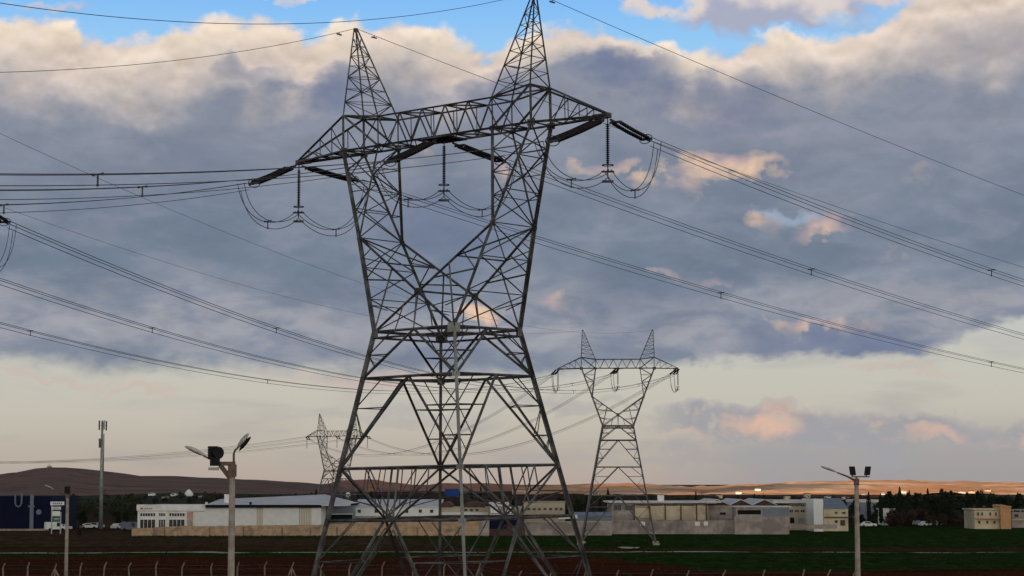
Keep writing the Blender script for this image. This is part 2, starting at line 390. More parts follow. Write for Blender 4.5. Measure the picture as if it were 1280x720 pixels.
# ------------------------------------------------------------------ hills
def ridge(name, pts, Y, m_, depth, seed, amp, nx=200, ny=26, zlow=-6, fine=.14, pw=1.1):
    """rolling ridge; pts = (photo x, photo y of the crest) read as directions, Y = crest distance"""
    b = MB(); P_ = [(at(px, py, Y=Y).x, at(px, py, Y=Y).z) for px, py in pts]
    def crest(x):
        if x <= P_[0][0]: return P_[0][1]
        for (xa, za), (xb, zb) in zip(P_, P_[1:]):
            if x <= xb: u = (x-xa)/(xb-xa); u = u*u*(3-2*u); return za+(zb-za)*u
        return P_[-1][1]
    x0, x1 = P_[0][0], P_[-1][0]
    for j in range(ny+1):
        v = j/ny
        for i in range(nx+1):
            x = x0+(x1-x0)*i/nx; yy = Y-depth+depth*1.6*v
            s_ = min(1, v/.625); prof = s_**pw if v <= .625 else 1-((v-.625)/.375)**2*.9
            cz = crest(x*Y/yy if v < .625 else x)
            z = zlow+(cz-zlow)*prof + amp*lump(x, yy, seed, .0022)*math.sin(min(1, v*1.6)*math.pi)*1.5+amp*fine*lump(x, yy, seed, .010)
            b.v.append((x, yy, z))
    for j in range(ny):
        for i in range(nx): a = j*(nx+1)+i; b.f.append((a, a+1, a+nx+2, a+nx+1))
    b.smooth = True
    return b.build(name, m_, kind='structure')
def hillmat(name, a, b_, c_, sc=.003):
    m_ = bpy.data.materials.new(name); m_.use_nodes = True; t = m_.node_tree; h = G(t)
    bs = t.nodes['Principled BSDF']; bs.inputs['Roughness'].default_value = 1; bs.inputs['Specular IOR Level'].default_value = 0
    v = h.n('ShaderNodeTexCoord').outputs['Object']; x, y, z = h.xyz(v)
    q = h.vec(h.mul(x, .5), y, h.mul(z, 8))
    n1 = h.noise(q, sc, 6, .6, .6); n2 = h.noise(q, sc*4, 5, .65, .3); n3 = h.noise(v, .03, 5, .7)
    c1 = h.mix(h.ss(n1, .42, .58), a, b_); c1 = h.mix(h.mul(h.ss(n2, .5, .62), .8), c1, c_)
    c1 = h.mix(h.mul(h.ss(n3, .56, .7), .5), c1, tuple(k*.35 for k in a))
    h.inp(bs.inputs['Base Color'], c1); return m_
M['hill_dark'] = hillmat('stony_scrub_hill', (.19, .135, .125), (.24, .155, .125), (.10, .10, .09), .005)
M['hill_tan'] = hillmat('bare_ochre_hill', (.60, .31, .17), (.80, .56, .38), (.44, .31, .18), .006)
M['hill_mid'] = hillmat('red_earth_hill', (.36, .18, .13), (.42, .22, .15), (.20, .13, .10))
ridge('hills', [(-260, 612), (-100, 604), (-20, 595), (20, 590), (50, 584.5), (64, 583.5), (80, 585.5), (115, 592), (150, 594.5), (200, 594.5), (250, 597), (300, 599), (350, 602), (385, 605), (420, 606), (470, 609), (560, 612), (640, 616)], 3600, M['hill_dark'], 2300, 3, 3.5)
ridge('hills', [(360, 614), (400, 605), (430, 600), (460, 599), (490, 603), (520, 607), (560, 604), (600, 604), (640, 606), (690, 609), (740, 612), (800, 615)], 3900, M['hill_mid'], 1500, 9, 4, fine=.5)
ridge('hills', [(640, 610), (700, 609), (760, 606), (800, 607), (850, 611), (880, 613), (930, 609), (980, 605), (1040, 602), (1100, 601), (1180, 602), (1240, 604), (1300, 606), (1420, 606)], 4400, M['hill_tan'], 2300, 15, 5, nx=420, ny=70, zlow=-.6, fine=1.0, pw=.8)
gf = hillmat('young_crop_and_scrub', (.040, .055, .045), (.055, .070, .055), (.085, .065, .055), .012)
ridge('hills', [(-120, 640), (-20, 632), (60, 622), (85, 620), (140, 618.5), (180, 617), (215, 616), (260, 617), (330, 618), (420, 621), (500, 626)], 1500, gf, 500, 21, .6, zlow=-2)
# ------------------------------------------------------------------ lattice towers
ZP, ZAB, ZTO, ZTI, ZTIP = 18.0, 10.83, 12.89, 12.51, 10.70
U1, U2, U3, UP, BB = 6.85, 4.18, 11.26, 6.58, .884
EU, EV, ZE = 4.84, 1.84, 5.52
def V3(*a): return Vector(a)
def lerp(a, b, t): return a+(b-a)*t
CORN = [(-1, -1), (1, -1), (1, 1), (-1, 1)]
def half(z): return 2.865+(-z)*.186
def tower(loc_m, zw, levels, k, ms, label, cat='power pylon', group=None, lod=0, plate=True):
    """levels = heights (below waist) of belts; last = foot. k = thickness factor"""
    root = empty('electricity_pylon', label=label, cat=cat, group=group); root.matrix_world = loc_m
    O = Vector((0, 0, zw))
    def C_(i, z): a = half(z); return O+V3(CORN[i][0]*a, CORN[i][1]*a, z)
    foot = levels[-1]
    WL, WD, WS = .205*k, .128*k, .066*k
    for i in range(4):
        b = MB(); o = (-CORN[i][0], -CORN[i][1], 0)
        b.ang(C_(i, foot), C_(i, 0), WL, o)
        for n_, z in enumerate(levels[:-1]):
            p = C_(i, z); e_ = (.34 if n_ == 0 else .17)*k; ix, iy = -CORN[i][0], -CORN[i][1]
            b.box(*sorted((p.x-ix*.05, p.x+ix*e_)), p.y-iy*.12-.015, p.y-iy*.12+.015, p.z-e_, p.z+e_*.5); b.box(p.x-ix*.12-.015, p.x-ix*.12+.015, *sorted((p.y-iy*.05, p.y+iy*e_)), p.z-e_, p.z+e_*.5)
        p = C_(i, foot); q = C_(i, foot+1.2)
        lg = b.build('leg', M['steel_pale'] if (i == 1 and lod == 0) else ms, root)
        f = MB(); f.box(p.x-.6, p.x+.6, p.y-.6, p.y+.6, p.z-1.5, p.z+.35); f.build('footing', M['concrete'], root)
    for z in levels[:-1]:
        b = MB()
        for i in range(4):
            p, q = C_(i, z), C_(i+1 if i < 3 else 0, z)
            b.ang(p, q, WD*.85, (0, 0, -1))
            m1, m2 = (p+q)/2, (q+C_((i+2) % 4, z))/2
            b.ang(m1, m2, WS*1.1, (0, 0, -1))
        if z == 0:
            for i in range(4):
                p, q = C_(i, z), C_((i+1) % 4, z); b.ang(p+V3(0, 0, -.34*k), q+V3(0, 0, -.34*k), WD*.7, (0, 0, -1))
        b.build('belt', ms, root)
    for i in range(4):
        b = MB(); j = (i+1) % 4
        out = (-(CORN[i][0]+CORN[j][0])/2, -(CORN[i][1]+CORN[j][1])/2, 0)
        def L(s_, z): return C_(i if s_ == 0 else j, z)
        lv = levels
        for n_, (za, zb) in enumerate(zip(lv, lv[1:])):
            last = n_ == len(lv)-2
            tall = za-zb
            if lod == 0 and n_ == 2:        # V panel: corners of the upper belt down to mid-face node
                node = (L(0, zb)+L(1, zb))/2; mt = (L(0, za)+L(1, za))/2
                b.ang(node, mt, WD*.9, out); b.ang(L(0, zb), L(1, zb), WD*.5, out)
                for s_ in (0, 1):
                    b.ang(L(s_, za), node, WD, out)
                    e = L(s_, za); qd = lerp(e, node, .5); tq = lerp(e, mt, .5)
                    b.ang(tq, node, WS*1.1, out); b.ang(tq, qd, WS, out); b.ang(qd, L(s_, lerp(za, zb, .5)), WS, out)
                    b.ang(L(s_, lerp(za, zb, .5)), lerp(e, node, .75), WS*.8, out); b.ang(lerp(e, mt, .78), lerp(e, node, .75), WS*.9, out)
                continue
            ap = (L(0, za)+L(1, za))/2      # inverted V from mid-belt to the legs
            ns = 2 if tall < 4 else (3 if tall < 7 else 4)
            for s_ in (0, 1):
                zf = zb if not last else zb+.4
                ft = L(s_, zf); wd = WD*(1.25 if last else 1.12)
                b.ang(ap, ft, wd, out)
                if last and lod == 0:
                    b.ang(ap+V3(0, 0, -.5), ft+V3(0, 0, .6), WS, out)
                pl = None
                for m_ in range(1, ns):
                    t_ = m_/ns; lp = L(s_, lerp(za, zf, t_)); dp = lerp(ap, ft, t_)
                    b.ang(lp, dp, WS, out)
                    if m_ == 1: b.ang(lp, lerp(L(s_, za), ap, .45), WS, out)
                    else: b.ang(pl, dp, WS*.8, out)
                    pl = lp
                    # hip brace round the corner to the next face
                    if s_ == 1:
                        kk = (j+1) % 4; ap2 = (C_(j, za)+C_(kk, za))/2; dp2 = lerp(ap2, C_(j, zf), t_); b.ang(dp, dp2, WS*.8, (0, 0, -1))
                b.ang(pl, lerp(ap, ft, 1-.5/ns), WS*.8, out)
        b.build('face_bracing', ms, root)
    # K-frame above the waist -------------------------------------------------
    def chord(su, sv, z):
        if z <= ZE: t_ = z/ZE; return O+V3(su*lerp(2.865, EU, t_), sv*lerp(2.865, EV, t_), z)
        t_ = (z-ZE)/(ZAB-ZE); return O+V3(su*lerp(EU, U1, t_), sv*lerp(EV, BB, t_), z)
    def inner(su, sv, z):
        t_ = (z-ZE)/(ZAB-ZE); return O+V3(su*lerp(EU, U2, t_), sv*lerp(EV, BB, t_), z)
    for su in (-1, 1):
        b = MB(); oc = (-su, 0, 0)
        for sv in (-1, 1):
            b.ang(chord(su, sv, 0), chord(su, sv, ZE), WL*.92, (-su, -sv, 0)); b.ang(chord(su, sv, ZE), chord(su, sv, ZAB), WL*.8, (-su, -sv, 0))
            b.ang(inner(su, sv, ZE), inner(su, sv, ZAB), WD*.95, (su, -sv, 0))
        for sv in (-1, 1):
            for z_, g_ in ((ZE, .17), (ZAB, .26)):
                q = chord(su, sv, z_); b.box(q.x-g_*k, q.x+g_*k, q.y-.02, q.y+.02, q.z-g_*k*.8, q.z+g_*k*.6)
            q = inner(su, sv, ZAB); b.box(q.x-.2*k, q.x+.2*k, q.y-.02, q.y+.02, q.z-.14*k, q.z+.12*k)
        b.build('upper_leg', ms, root)
        b = MB()
        zz = [0, 1.9, 3.75, ZE, 7.3, 9.1, ZAB]
        for a_, c_ in zip(zz, zz[1:]):      # outer side face, X lacing
            b.ang(chord(su, -1, a_), chord(su, 1, c_), WS*1.1, oc); b.ang(chord(su, 1, a_), chord(su, -1, c_), WS*1.1, oc)
            if c_ < ZAB: b.ang(chord(su, -1, c_), chord(su, 1, c_), WS, oc)
        zz = [ZE, 7.0, 8.3, 9.6, ZAB]
        for m_, (a_, c_) in enumerate(zip(zz, zz[1:])):
            if m_ % 2: b.ang(inner(su, -1, a_), inner(su, 1, c_), WS, oc)
            else: b.ang(inner(su, 1, a_), inner(su, -1, c_), WS, oc)
            if m_: b.ang(inner(su, -1, a_), inner(su, 1, a_), WS*.8, oc)
            for sv in (-1, 1):
                ov = (0, -sv, 0)
                if m_: b.ang(chord(su, sv, a_), inner(su, sv, a_), WS*.9, ov)
                b.ang(chord(su, sv, a_) if m_ % 2 else inner(su, sv, a_), inner(su, sv, c_) if m_ % 2 else chord(su, sv, c_), WD*.72, ov)
        b.build('leg_lacing', ms, root)
    for sv in (-1, 1):
        b = MB(); ov = (0, -sv, 0); m0 = O+V3(0, sv*2.45, 0)
        for su in (-1, 1):
            e = chord(su, sv, ZE); w = chord(-su, sv, 0); me_ = chord(su, sv, 0)
            b.ang(e, w, WD*1.1, ov)
            X = O+V3(0, sv*lerp(EV, 2.865, .62), ZE*.375)
            e2 = lerp(e, w, .3)
            b.ang(chord(su, sv, ZE*.55), lerp(e, w, .25), WS*1.15, ov)
            b.ang(chord(su, sv, ZE*.55), lerp(e, w, .50), WD*.8, ov)
            b.ang(me_, lerp(e, w, .36), WD*.72, ov)
            b.ang(chord(su, sv, ZE*.28), lerp(me_, lerp(e, w, .5), .42), WS, ov)
            b.ang(chord(su, sv, ZE*.28), lerp(w, lerp(e, w, .5), .0)*0+lerp(me_, chord(-su, sv, ZE), .22), WS, ov)
            b.ang(chord(su, sv, ZE*.78), lerp(e, w, .13), WS, ov)
            b.ang(chord(su, sv, ZE*.78), lerp(e, w, .30), WS, ov)
            b.ang(O+V3(su*1.35, sv*2.865, 0), lerp(me_, chord(-su, sv, ZE), .25), WS, ov)
            b.ang(O+V3(0, sv*2.865, 0), lerp(me_, chord(-su, sv, ZE), .38), WS, ov)
        b.box(O.x-.22*k, O.x+.22*k, X.y-.05, X.y+.05, X.z-.2*k, X.z+.2*k)
        b.build('cross_brace', ms, root)
    for su in (-1, 1):                      # horizontal members joining both cross braces
        b = MB()
        for t_ in (.3, .62):
            p = [lerp(chord(su, sv, ZE), chord(-su, sv, 0), t_) for sv in (-1, 1)]
            b.ang(p[0], p[1], WS, (0, 0, -1))
            if lod: b.ang(p[0], chord(su, -1, ZE), WS)
        b.ang(chord(su, -1, ZE), lerp(chord(su, 1, ZE), chord(-su, 1, 0), .3), WS, (0, 0, -1)); b.ang(chord(su, 1, ZE), lerp(chord(su, -1, ZE), chord(-su, -1, 0), .3), WS, (0, 0, -1))
        b.build('tie_members', ms, root)
    # bridge / crossarm ---------------------------------------------------------
    b = MB(); TIP = {s_: O+V3(s_*U3, 0, ZTIP) for s_ in (-1, 1)}
    def bt(u, sv): return O+V3(u, sv*BB, ZAB)
    def tp(u, sv):
        a_ = abs(u)
        return O+V3(u, sv*BB, ZTI if a_ <= U2 else lerp(ZTI, ZTO, (a_-U2)/(U1-U2)))
    for sv in (-1, 1):
        ov = (0, -sv, 0)
        b.ang(bt(-U1, sv), bt(U1, sv), WD*1.1, ov); b.ang(tp(-U2, sv), tp(U2, sv), WD*.85, ov)
        us = [-U2+2*U2*i/5 for i in range(6)]
        for u0, u1 in zip(us, us[1:]):
            um = (u0+u1)/2; b.ang(tp(u0, sv), bt(um, sv), WD*.7, ov); b.ang(bt(um, sv), tp(u1, sv), WD*.7, ov)
            b.ang(tp(um, sv), bt(um, sv), WS*.8, ov) if lod == 0 and abs(um) < 2 else None
        for su in (-1, 1):
            b.ang(tp(su*U2, sv), tp(su*U1, sv), WD*.9, ov); b.ang(bt(su*U2, sv), tp(su*U1, sv), WD*1.05, ov)
            b.ang(tp(su*U2, sv), bt(su*U2, sv), WS*1.2, ov); b.ang(tp(su*U2, sv), lerp(bt(su*U1, sv), bt(su*U2, sv), .5), WS, ov)
            T = TIP[su]+V3(0, sv*.10, 0)
            b.ang(bt(su*U1, sv), T, WD*1.25, ov); b.ang(tp(su*U1, sv), T+V3(0, 0, .12), WD*1.0, ov)
            n_ = 4
            for q_ in range(n_):
                p0, p1 = lerp(bt(su*U1, sv), T, q_/n_), lerp(tp(su*U1, sv), T, q_/n_)
                p2, p3 = lerp(bt(su*U1, sv), T, (q_+1)/n_), lerp(tp(su*U1, sv), T, (q_+1)/n_)
                if q_: b.ang(p0, p1, WS*.8, ov)
                if q_ < n_-1: b.ang(p0, p3, WS, ov)
    for fn, uu, w in ((bt, [-U1, -5.5, -U2, -2.8, -1.4, 0, 1.4, 2.8, U2, 5.5, U1], WS), (tp, [-U1, -U2, -2.5, -.84, .84, 2.5, U2, U1], WS)):
        for m_, (u0, u1) in enumerate(zip(uu, uu[1:])):
            b.ang(fn(u0, -1), fn(u0, 1), w, (0, 0, -1)); b.ang(fn(u0, 1 if m_ % 2 else -1), fn(u1, -1 if m_ % 2 else 1), w, (0, 0, -1))
        b.ang(fn(uu[-1], -1), fn(uu[-1], 1), w, (0, 0, -1))
    for su in (-1, 1):
        for q_ in (.25, .5, .75):
            p0, p1 = lerp(bt(su*U1, -1), TIP[su], q_), lerp(bt(su*U1, 1), TIP[su], q_); b.ang(p0, p1, WS*.8, (0, 0, -1)); p2 = lerp(bt(su*U1, 1), TIP[su], q_-.25); b.ang(p0, p2, WS*.8, (0, 0, -1))
        b.box(*(sorted((TIP[su].x-su*.9, TIP[su].x+su*.15))), -.16*k, .16*k, TIP[su].z-.1*k, TIP[su].z+.16*k)
    b.box(-.9, .9, -.95, .95, O.z+ZAB-.08*k, O.z+ZAB+.02)
    b.build('crossarm', ms, root)
    # earth-wire peaks ----------------------------------------------------------
    for su in (-1, 1):
        b = MB(); A = O+V3(su*UP, 0, ZP)
        ft = [bt(su*U1, -1), bt(su*U1, 1), tp(su*U2, 1), tp(su*U2, -1)]
        st_ = [tp(su*U1, -1), tp(su*U1, 1), tp(su*U2, 1), tp(su*U2, -1)]
        apx = [A+V3(su*.08, -.08, 0), A+V3(su*.08, .08, 0), A+V3(-su*.08, .08, 0), A+V3(-su*.08, -.08, 0)]
        for i in range(4): b.ang(ft[i], st_[i], WD*.75, (0, 0, 1)); b.ang(st_[i], apx[i], WD*.62, (-su, 0, 0))
        ts = [0, .16, .31, .45, .58, .70, .81, .91]
        for m_, (t0, t1) in enumerate(zip(ts, ts[1:])):
            for i in range(4):
                j = (i+1) % 4; w = WS*(.72 if m_ < 4 else .58)
                if m_: b.ang(lerp(st_[i], apx[i], t0), lerp(st_[j], apx[j], t0), w*.8)
                (b.ang(lerp(st_[i], apx[i], t0), lerp(st_[j], apx[j], t1), w) if (m_+i) % 2 else b.ang(lerp(st_[j], apx[j], t0), lerp(st_[i], apx[i], t1), w))
        b.box(A.x-.10*k, A.x+.10*k, -.10*k, .10*k, A.z-.1, A.z+.12)
        b.build('earth_wire_peak', ms, root)
    if plate:
        p = C_(1, -8.95); b = MB(); b.box(p.x-.62, p.x+.05, p.y-.32, p.y-.24, p.z-.16, p.z+.22)
        b.box(p.x-.95, p.x-.6, p.y-.20, p.y-.12, p.z-.1, p.z+.22)
        b.build('number_plate', M['bluepl'], root)
    return root, {-1: (-U3, 0, zw+ZTIP), 0: (0, 0, zw+ZAB), 1: (U3, 0, zw+ZTIP), 'p-': (-UP, 0, zw+ZP), 'p+': (UP, 0, zw+ZP)}
TH, TILT = .6665, .020
HW = 19.65
def Mt(x, y, th, tilt=0.0):
    # tilt rotates X toward +Z about the world Y axis
    Rt = Matrix(((math.cos(tilt), 0, -math.sin(tilt)), (0, 1, 0), (math.sin(tilt), 0, math.cos(tilt)))).to_4x4()
    return Matrix.Translation((x, y, 0)) @ Rt @ Matrix.Rotation(-th, 4, 'Z')
M1 = Mt(-3.592+HW*math.sin(TILT), 115.4, TH, TILT)
T1, A1 = tower(M1, HW, [0, -2.58, -7.52, -10.35, -HW], 1.0, M['steel'], 'large grey lattice pylon filling the middle of the view, blue plate on its near leg')
W1 = {k_: M1 @ Vector(v_) for k_, v_ in A1.items()}
# second pylon
HW2 = 22.0; M2 = Mt(19.9, 391, .06)
T2, A2 = tower(M2, HW2, [0, -2.7, -7.7, -13, -HW2], 1.15, M['steel_far'], 'mid-sized lattice pylon in the green field right of the large pylon', lod=1, plate=False)
W2 = {k_: M2 @ Vector(v_) for k_, v_ in A2.items()}
HW3 = 15.5; M3 = Mt(-56, 667, .46)
T3, A3 = tower(M3, HW3, [0, -2.7, -7.7, -HW3], 1.35, M['steel_far'], 'small far pylon seen behind the left leg of the large pylon', lod=1, plate=False)
W3 = {k_: M3 @ Vector(v_) for k_, v_ in A3.items()}
# ------------------------------------------------------------------ insulators and conductors
def lathe(b, p, q, prof, n=10):
    """prof = (t along p->q in metres, radius)"""
    p, q = Vector(p), Vector(q); d = (q-p).normalized(); pts = [p+d*t_ for t_, r in prof]
    a, c = b.frame(p, q); n0 = len(b.v)
    for P_, (t_, r) in zip(pts, prof):
        for k_ in range(n): th = 2*math.pi*k_/n; b.v.append(tuple(P_+a*r*math.cos(th)+c*r*math.sin(th)))
    for i in range(len(prof)-1):
        for k_ in range(n): j = (k_+1) % n; b.f.append((n0+i*n+k_, n0+i*n+j, n0+(i+1)*n+j, n0+(i+1)*n+k_))
def discs(b, p, q, r=.15, pitch=.16, n=10):
    L_ = (Vector(q)-Vector(p)).length; m_ = int(L_/pitch); prof = []
    for i in range(m_):
        t_ = i*L_/m_; pp = L_/m_
        prof += [(t_, .045), (t_+pp*.2, .06), (t_+pp*.35, r), (t_+pp*.55, r*.93), (t_+pp*.62, .05)]
    prof.append((L_, .045)); lathe(b, p, q, prof, n)
def tension(A, E, label, group, k=1.0, far=False, rd=.115):
    A, E = Vector(A), Vector(E); root = empty('tension_insulator', A, label=label, cat='insulator', group=group)
    d = E-A; L_ = d.length; dn = d.normalized(); side = dn.cross(Vector((0, 0, 1))).normalized(); up = side.cross(dn)
    p0, p1 = dn*(L_*.16), dn*(L_*.88)
    for s_ in (-1, 1):
        b = MB(); sg = up*(-.0)
        a_, c_ = p0+side*s_*.24*k, p1+side*s_*.24*k
        # slight sag of the string
        m_ = (a_+c_)/2+Vector((0, 0, -.03))
        discs(b, a_, m_, rd*k, .2 if far else .15, 6 if far else 10); discs(b, m_, c_, rd*k, .2 if far else .15, 6 if far else 10)
        b.smooth = True
        b.build('disc_string', M['disc'], root)
    b = MB(); b.bar(Vector((0, 0, 0)), dn*(L_*.13), .09*k)
    b.bar(dn*(L_*.13)-side*.36*k, dn*(L_*.13)+side*.36*k, .12*k)
    c9 = MB(); c9.bar(dn*(L_*.91)-side*.36*k, dn*(L_*.91)+side*.36*k, .12*k)
    for s_ in (-1, 1): b.bar(dn*(L_*.13)+side*s_*.26*k, p0+side*s_*.26*k, .07*k); pass
    for s_ in (-1, 1): c9.bar(p1+side*s_*.26*k, dn*(L_*.91)+side*s_*.26*k, .07*k)
    c9.bar(dn*(L_*.91), dn*L_, .08*k); b.build('yoke', M['fitting'], root); c9.build('yoke', M['fitting'], root)
    if not far:
        b = MB(); c_ = dn*(L_*.9); b.tube([c_+side*.42*math.cos(t_)+up*.26*math.sin(t_) for t_ in [i*math.pi/8 for i in range(17)]], .025, 5)
        b.build('grading_ring', M['fitting'], root)
    return root
def suspension(A, L_, label, group, far=False):
    root = empty('jumper_insulator', A, label=label, cat='insulator', group=group)
    b = MB(); discs(b, (0, 0, -.30), (0, 0, -L_+.35), .115 if not far else .17, .2 if far else .10, 6 if far else 10); b.smooth = True; b.build('disc_string', M['disc'], root)
    b = MB(); b.bar((0, 0, 0), (0, 0, -.36), .06); b.bar((0, 0, -L_+.36), (0, 0, -L_-.35), .06); b.bar((-.34, 0, -L_), (.34, 0, -L_), .09)
    b.bar((0, -.34, -L_+.05), (0, .34, -L_+.05), .09)
    if not far: b.tube([(.3*math.cos(t_), .3*math.sin(t_), -L_+.35) for t_ in [i*math.pi/6 for i in range(13)]], .03, 5)
    b.build('clamp', M['fitting'], root)
    b = MB(); b.box(-.30, .30, -.07, .07, -L_-.58, -L_-.46); b.build('weight', M['fitting'], root)
    return root
OFF = [(-.24, .14), (.24, .14), (0, -.26)]
def bundle(fn, s0, s1, n, rad, label, group, spacers=(), side=None, name='conductor_bundle', cat='power line', offs=OFF, close0=0.0):
    """fn(s) -> centre point; three wires held by spacers move as one thing"""
    P0 = fn(s0); root = empty(name, P0, label=label, cat=cat, group=group)
    for (ox, oz) in offs:
        b = MB(); pts = []
        for i in range(n+1):
            s_ = s0+(s1-s0)*i/n; p = fn(s_); f_ = 1.0
            pts.append(p-P0+side*ox*f_+Vector((0, 0, oz)))
        b.tube(pts, rad, 6); b.smooth = True; b.build('conductor', M['wire'], root)
    for s_ in spacers:
        c_ = fn(s_)-P0; b = MB(); q = [c_+side*ox+Vector((0, 0, oz)) for ox, oz in offs]
        if len(q) > 2:
            b.bar(q[0], q[1], .06); b.bar((q[0]+q[1])/2, q[2], .06)
            for z_ in q: b.bar(z_-Vector((0, 0, .05)), z_+Vector((0, 0, .05)), .08)
        else: b.bar(q[0], q[1], .08)
        b.build('spacer', M['fitting'], root)
    return root
def hv(ph): return Vector((math.sin(ph), math.cos(ph), 0))
PHR, PHL = .6679, 3.7024
def ez(A, ph, s_, z): p = Vector(A)+hv(ph)*s_; p.z = z; return p
GI, GC = 'tension insulators of the large pylon', 'phase conductors of the large pylon'
spec = {  # key : (arm key, end s, end z, k1, k2)
 'R+': (1, 3.91, 29.69, .1100, .00048, PHR), 'R0': (0, 5.54, 29.79, .1132, .00035, PHR), 'R-': (-1, 5.28, 29.64, .1123, .00035, PHR),
 'L+': (1, 6.23, 28.18, .2258, .00144, PHL), 'L0': (0, 5.69, 28.28, .2314, .00200, PHL), 'L-': (-1, 4.60, 28.28, .2310, .00262, PHL)}
armname = {1: 'right arm tip', 0: 'middle of the crossarm', -1: 'left arm tip'}
ENDS = {}
for key, (a_, s_, z_, k1, k2, ph) in spec.items():
    A = W1[a_]+hv(ph)*(.25 if a_ else .75)+Vector((0, 0, -.15)); E = ez(W1[a_], ph, s_, z_); ENDS[key] = E
    way = 'running away right' if key[0] == 'R' else 'running left and nearer'
    tension(A, E, 'brown double disc string at the %s, %s' % (armname[a_], way), GI, rd=.15 if key[0] == 'L' else .11)
    side = hv(ph).cross(Vector((0, 0, 1)))
    def fn(t_, E=E, ph=ph, k1=k1, k2=k2): p = E+hv(ph)*t_; p.z = E.z-k1*t_+k2*t_*t_; return p
    spR = {'R+': (42.0, 84), 'R0': (35, 80), 'R-': (41, 88)}; spL = {'L+': (32,), 'L0': (19, 60), 'L-': (19, 55)}
    sps = list((spR if key[0] == 'R' else spL)[key])
    bundle(fn, 0, 300 if key[0] == 'R' else 112, 90, .018, 'triple cable from the large pylon\'s %s, %s' % (armname[a_], way), GC, sps, side)
def ef(A, ph, k1, k2):
    def fn(t_): p = A+hv(ph)*t_; p.z = A.z-k1*t_+k2*t_*t_; return p
    return fn
for pk_, ph, k1, k2, L_, lb in (('p+', PHR, .0850, .00024, 300, 'thin single wire from the large pylon\'s right peak falling to the right edge'),
                            ('p-', PHR, .0960, .00026, 300, 'thin single wire from the large pylon\'s left peak passing behind its right peak'),
                            ('p+', PHL, .3412, .00326, 95, 'thin single wire sagging across the blue sky at upper left'),
                            ('p-', PHL, .3371, .00268, 110, 'thin single wire sagging from the left peak to the left edge')):
    fn = ef(W1[pk_]+Vector((0, 0, .12)), ph, k1, k2)
    r_ = empty('earth_wire', fn(0), label=lb, cat='wire', group='earth wires of the large pylon')
    b = MB(); b.tube([fn(L_*i/80)-fn(0) for i in range(81)], .016, 6); b.smooth = True; b.build('strand', M['wire'], r_)
    b = MB(); c_ = fn(1.6)-fn(0); b.bar(c_+Vector((0, 0, -.1)), c_+Vector((0, 0, .02)), .05); d_ = hv(ph)*.22; b.bar(c_-d_+Vector((0, 0, -.12)), c_+d_+Vector((0, 0, -.12)), .07); b.build('vibration_damper', M['fitting'], r_)
# jumpers
def bez(p, q): 
    def fn(t_):
        u = 1-t_; return p[0]*u**3+p[1]*3*u*u*t_+p[2]*3*u*t_*t_+p[3]*t_**3
    return fn
def jumpers(Wd, Ed, group, nm, far=False, L_=2.85, rad=.021):
    for a_ in (1, 0, -1):
        B_ = Wd[a_]+Vector((0, 0, -.12)); suspension(B_, L_, 'vertical brown disc string hanging from the %s of the %s' % (armname[a_], nm), 'jumper insulators of the '+nm, far)
        Mb = B_+Vector((0, 0, -L_-.05))
        for k_, key in (('R', 'running away'), ('L', 'running nearer')):
            E = Ed[k_+('+' if a_ == 1 else '0' if a_ == 0 else '-')]; d_ = (E-B_); d_.z = 0; ln = d_.length; h_ = d_.normalized(); side = h_.cross(Vector((0, 0, 1)))
            st = E+h_*(.75 if not far else .3)+Vector((0, 0, -.12)); c1 = Vector((lerp(st.x, Mb.x, .12), lerp(st.y, Mb.y, .12), Mb.z-1.5)); c2 = Mb+h_*ln*.33+Vector((0, 0, -1.25))
            bundle(bez((st, c1, c2, Mb), 0), 0, 1, 26, rad, 'slack jumper loop under the %s of the %s, %s side' % (armname[a_], nm, 'right' if k_ == 'R' else 'left'), 'jumper loops of the '+nm, (.52,) if not far else (), side, 'jumper_loop', 'jumper cable', OFF if not far else [(0, .12), (0, -.12)])
jumpers(W1, ENDS, None, 'large pylon')
# far lines: catenary between two towers
def span(P_, Q_, sag):
    P_, Q_ = Vector(P_), Vector(Q_)
    def fn(t_): p = lerp(P_, Q_, t_); p.z -= 4*sag*t_*(1-t_); return p
    return fn
def line(Pd, Qd, sag, rad, label, group, sps=(), ts=2.0):
    for a_ in (1, 0, -1):
        P_, Q_ = Vector(Pd[a_]), Vector(Qd[a_]); fn = span(P_, Q_, sag); side = (Q_-P_).cross(Vector((0, 0, 1))).normalized()
        bundle(fn, 0, 1, 60, rad, '%s of three triple cables %s' % ({1: 'rightmost', 0: 'middle', -1: 'leftmost'}[a_], label), group, sps, side)
M4 = Mt(-44.5, 131, .17)
HW4 = 17.9
T4, A4 = tower(M4, HW4, [0, -2.7, -7.7, -HW4], 1.0, M['steel'], 'pylon just outside the left edge of the view', lod=1, plate=False)
W4 = {k_: M4 @ Vector(v_) for k_, v_ in A4.items()}
E4, E2a, E2b, E3a = {}, {}, {}, {}
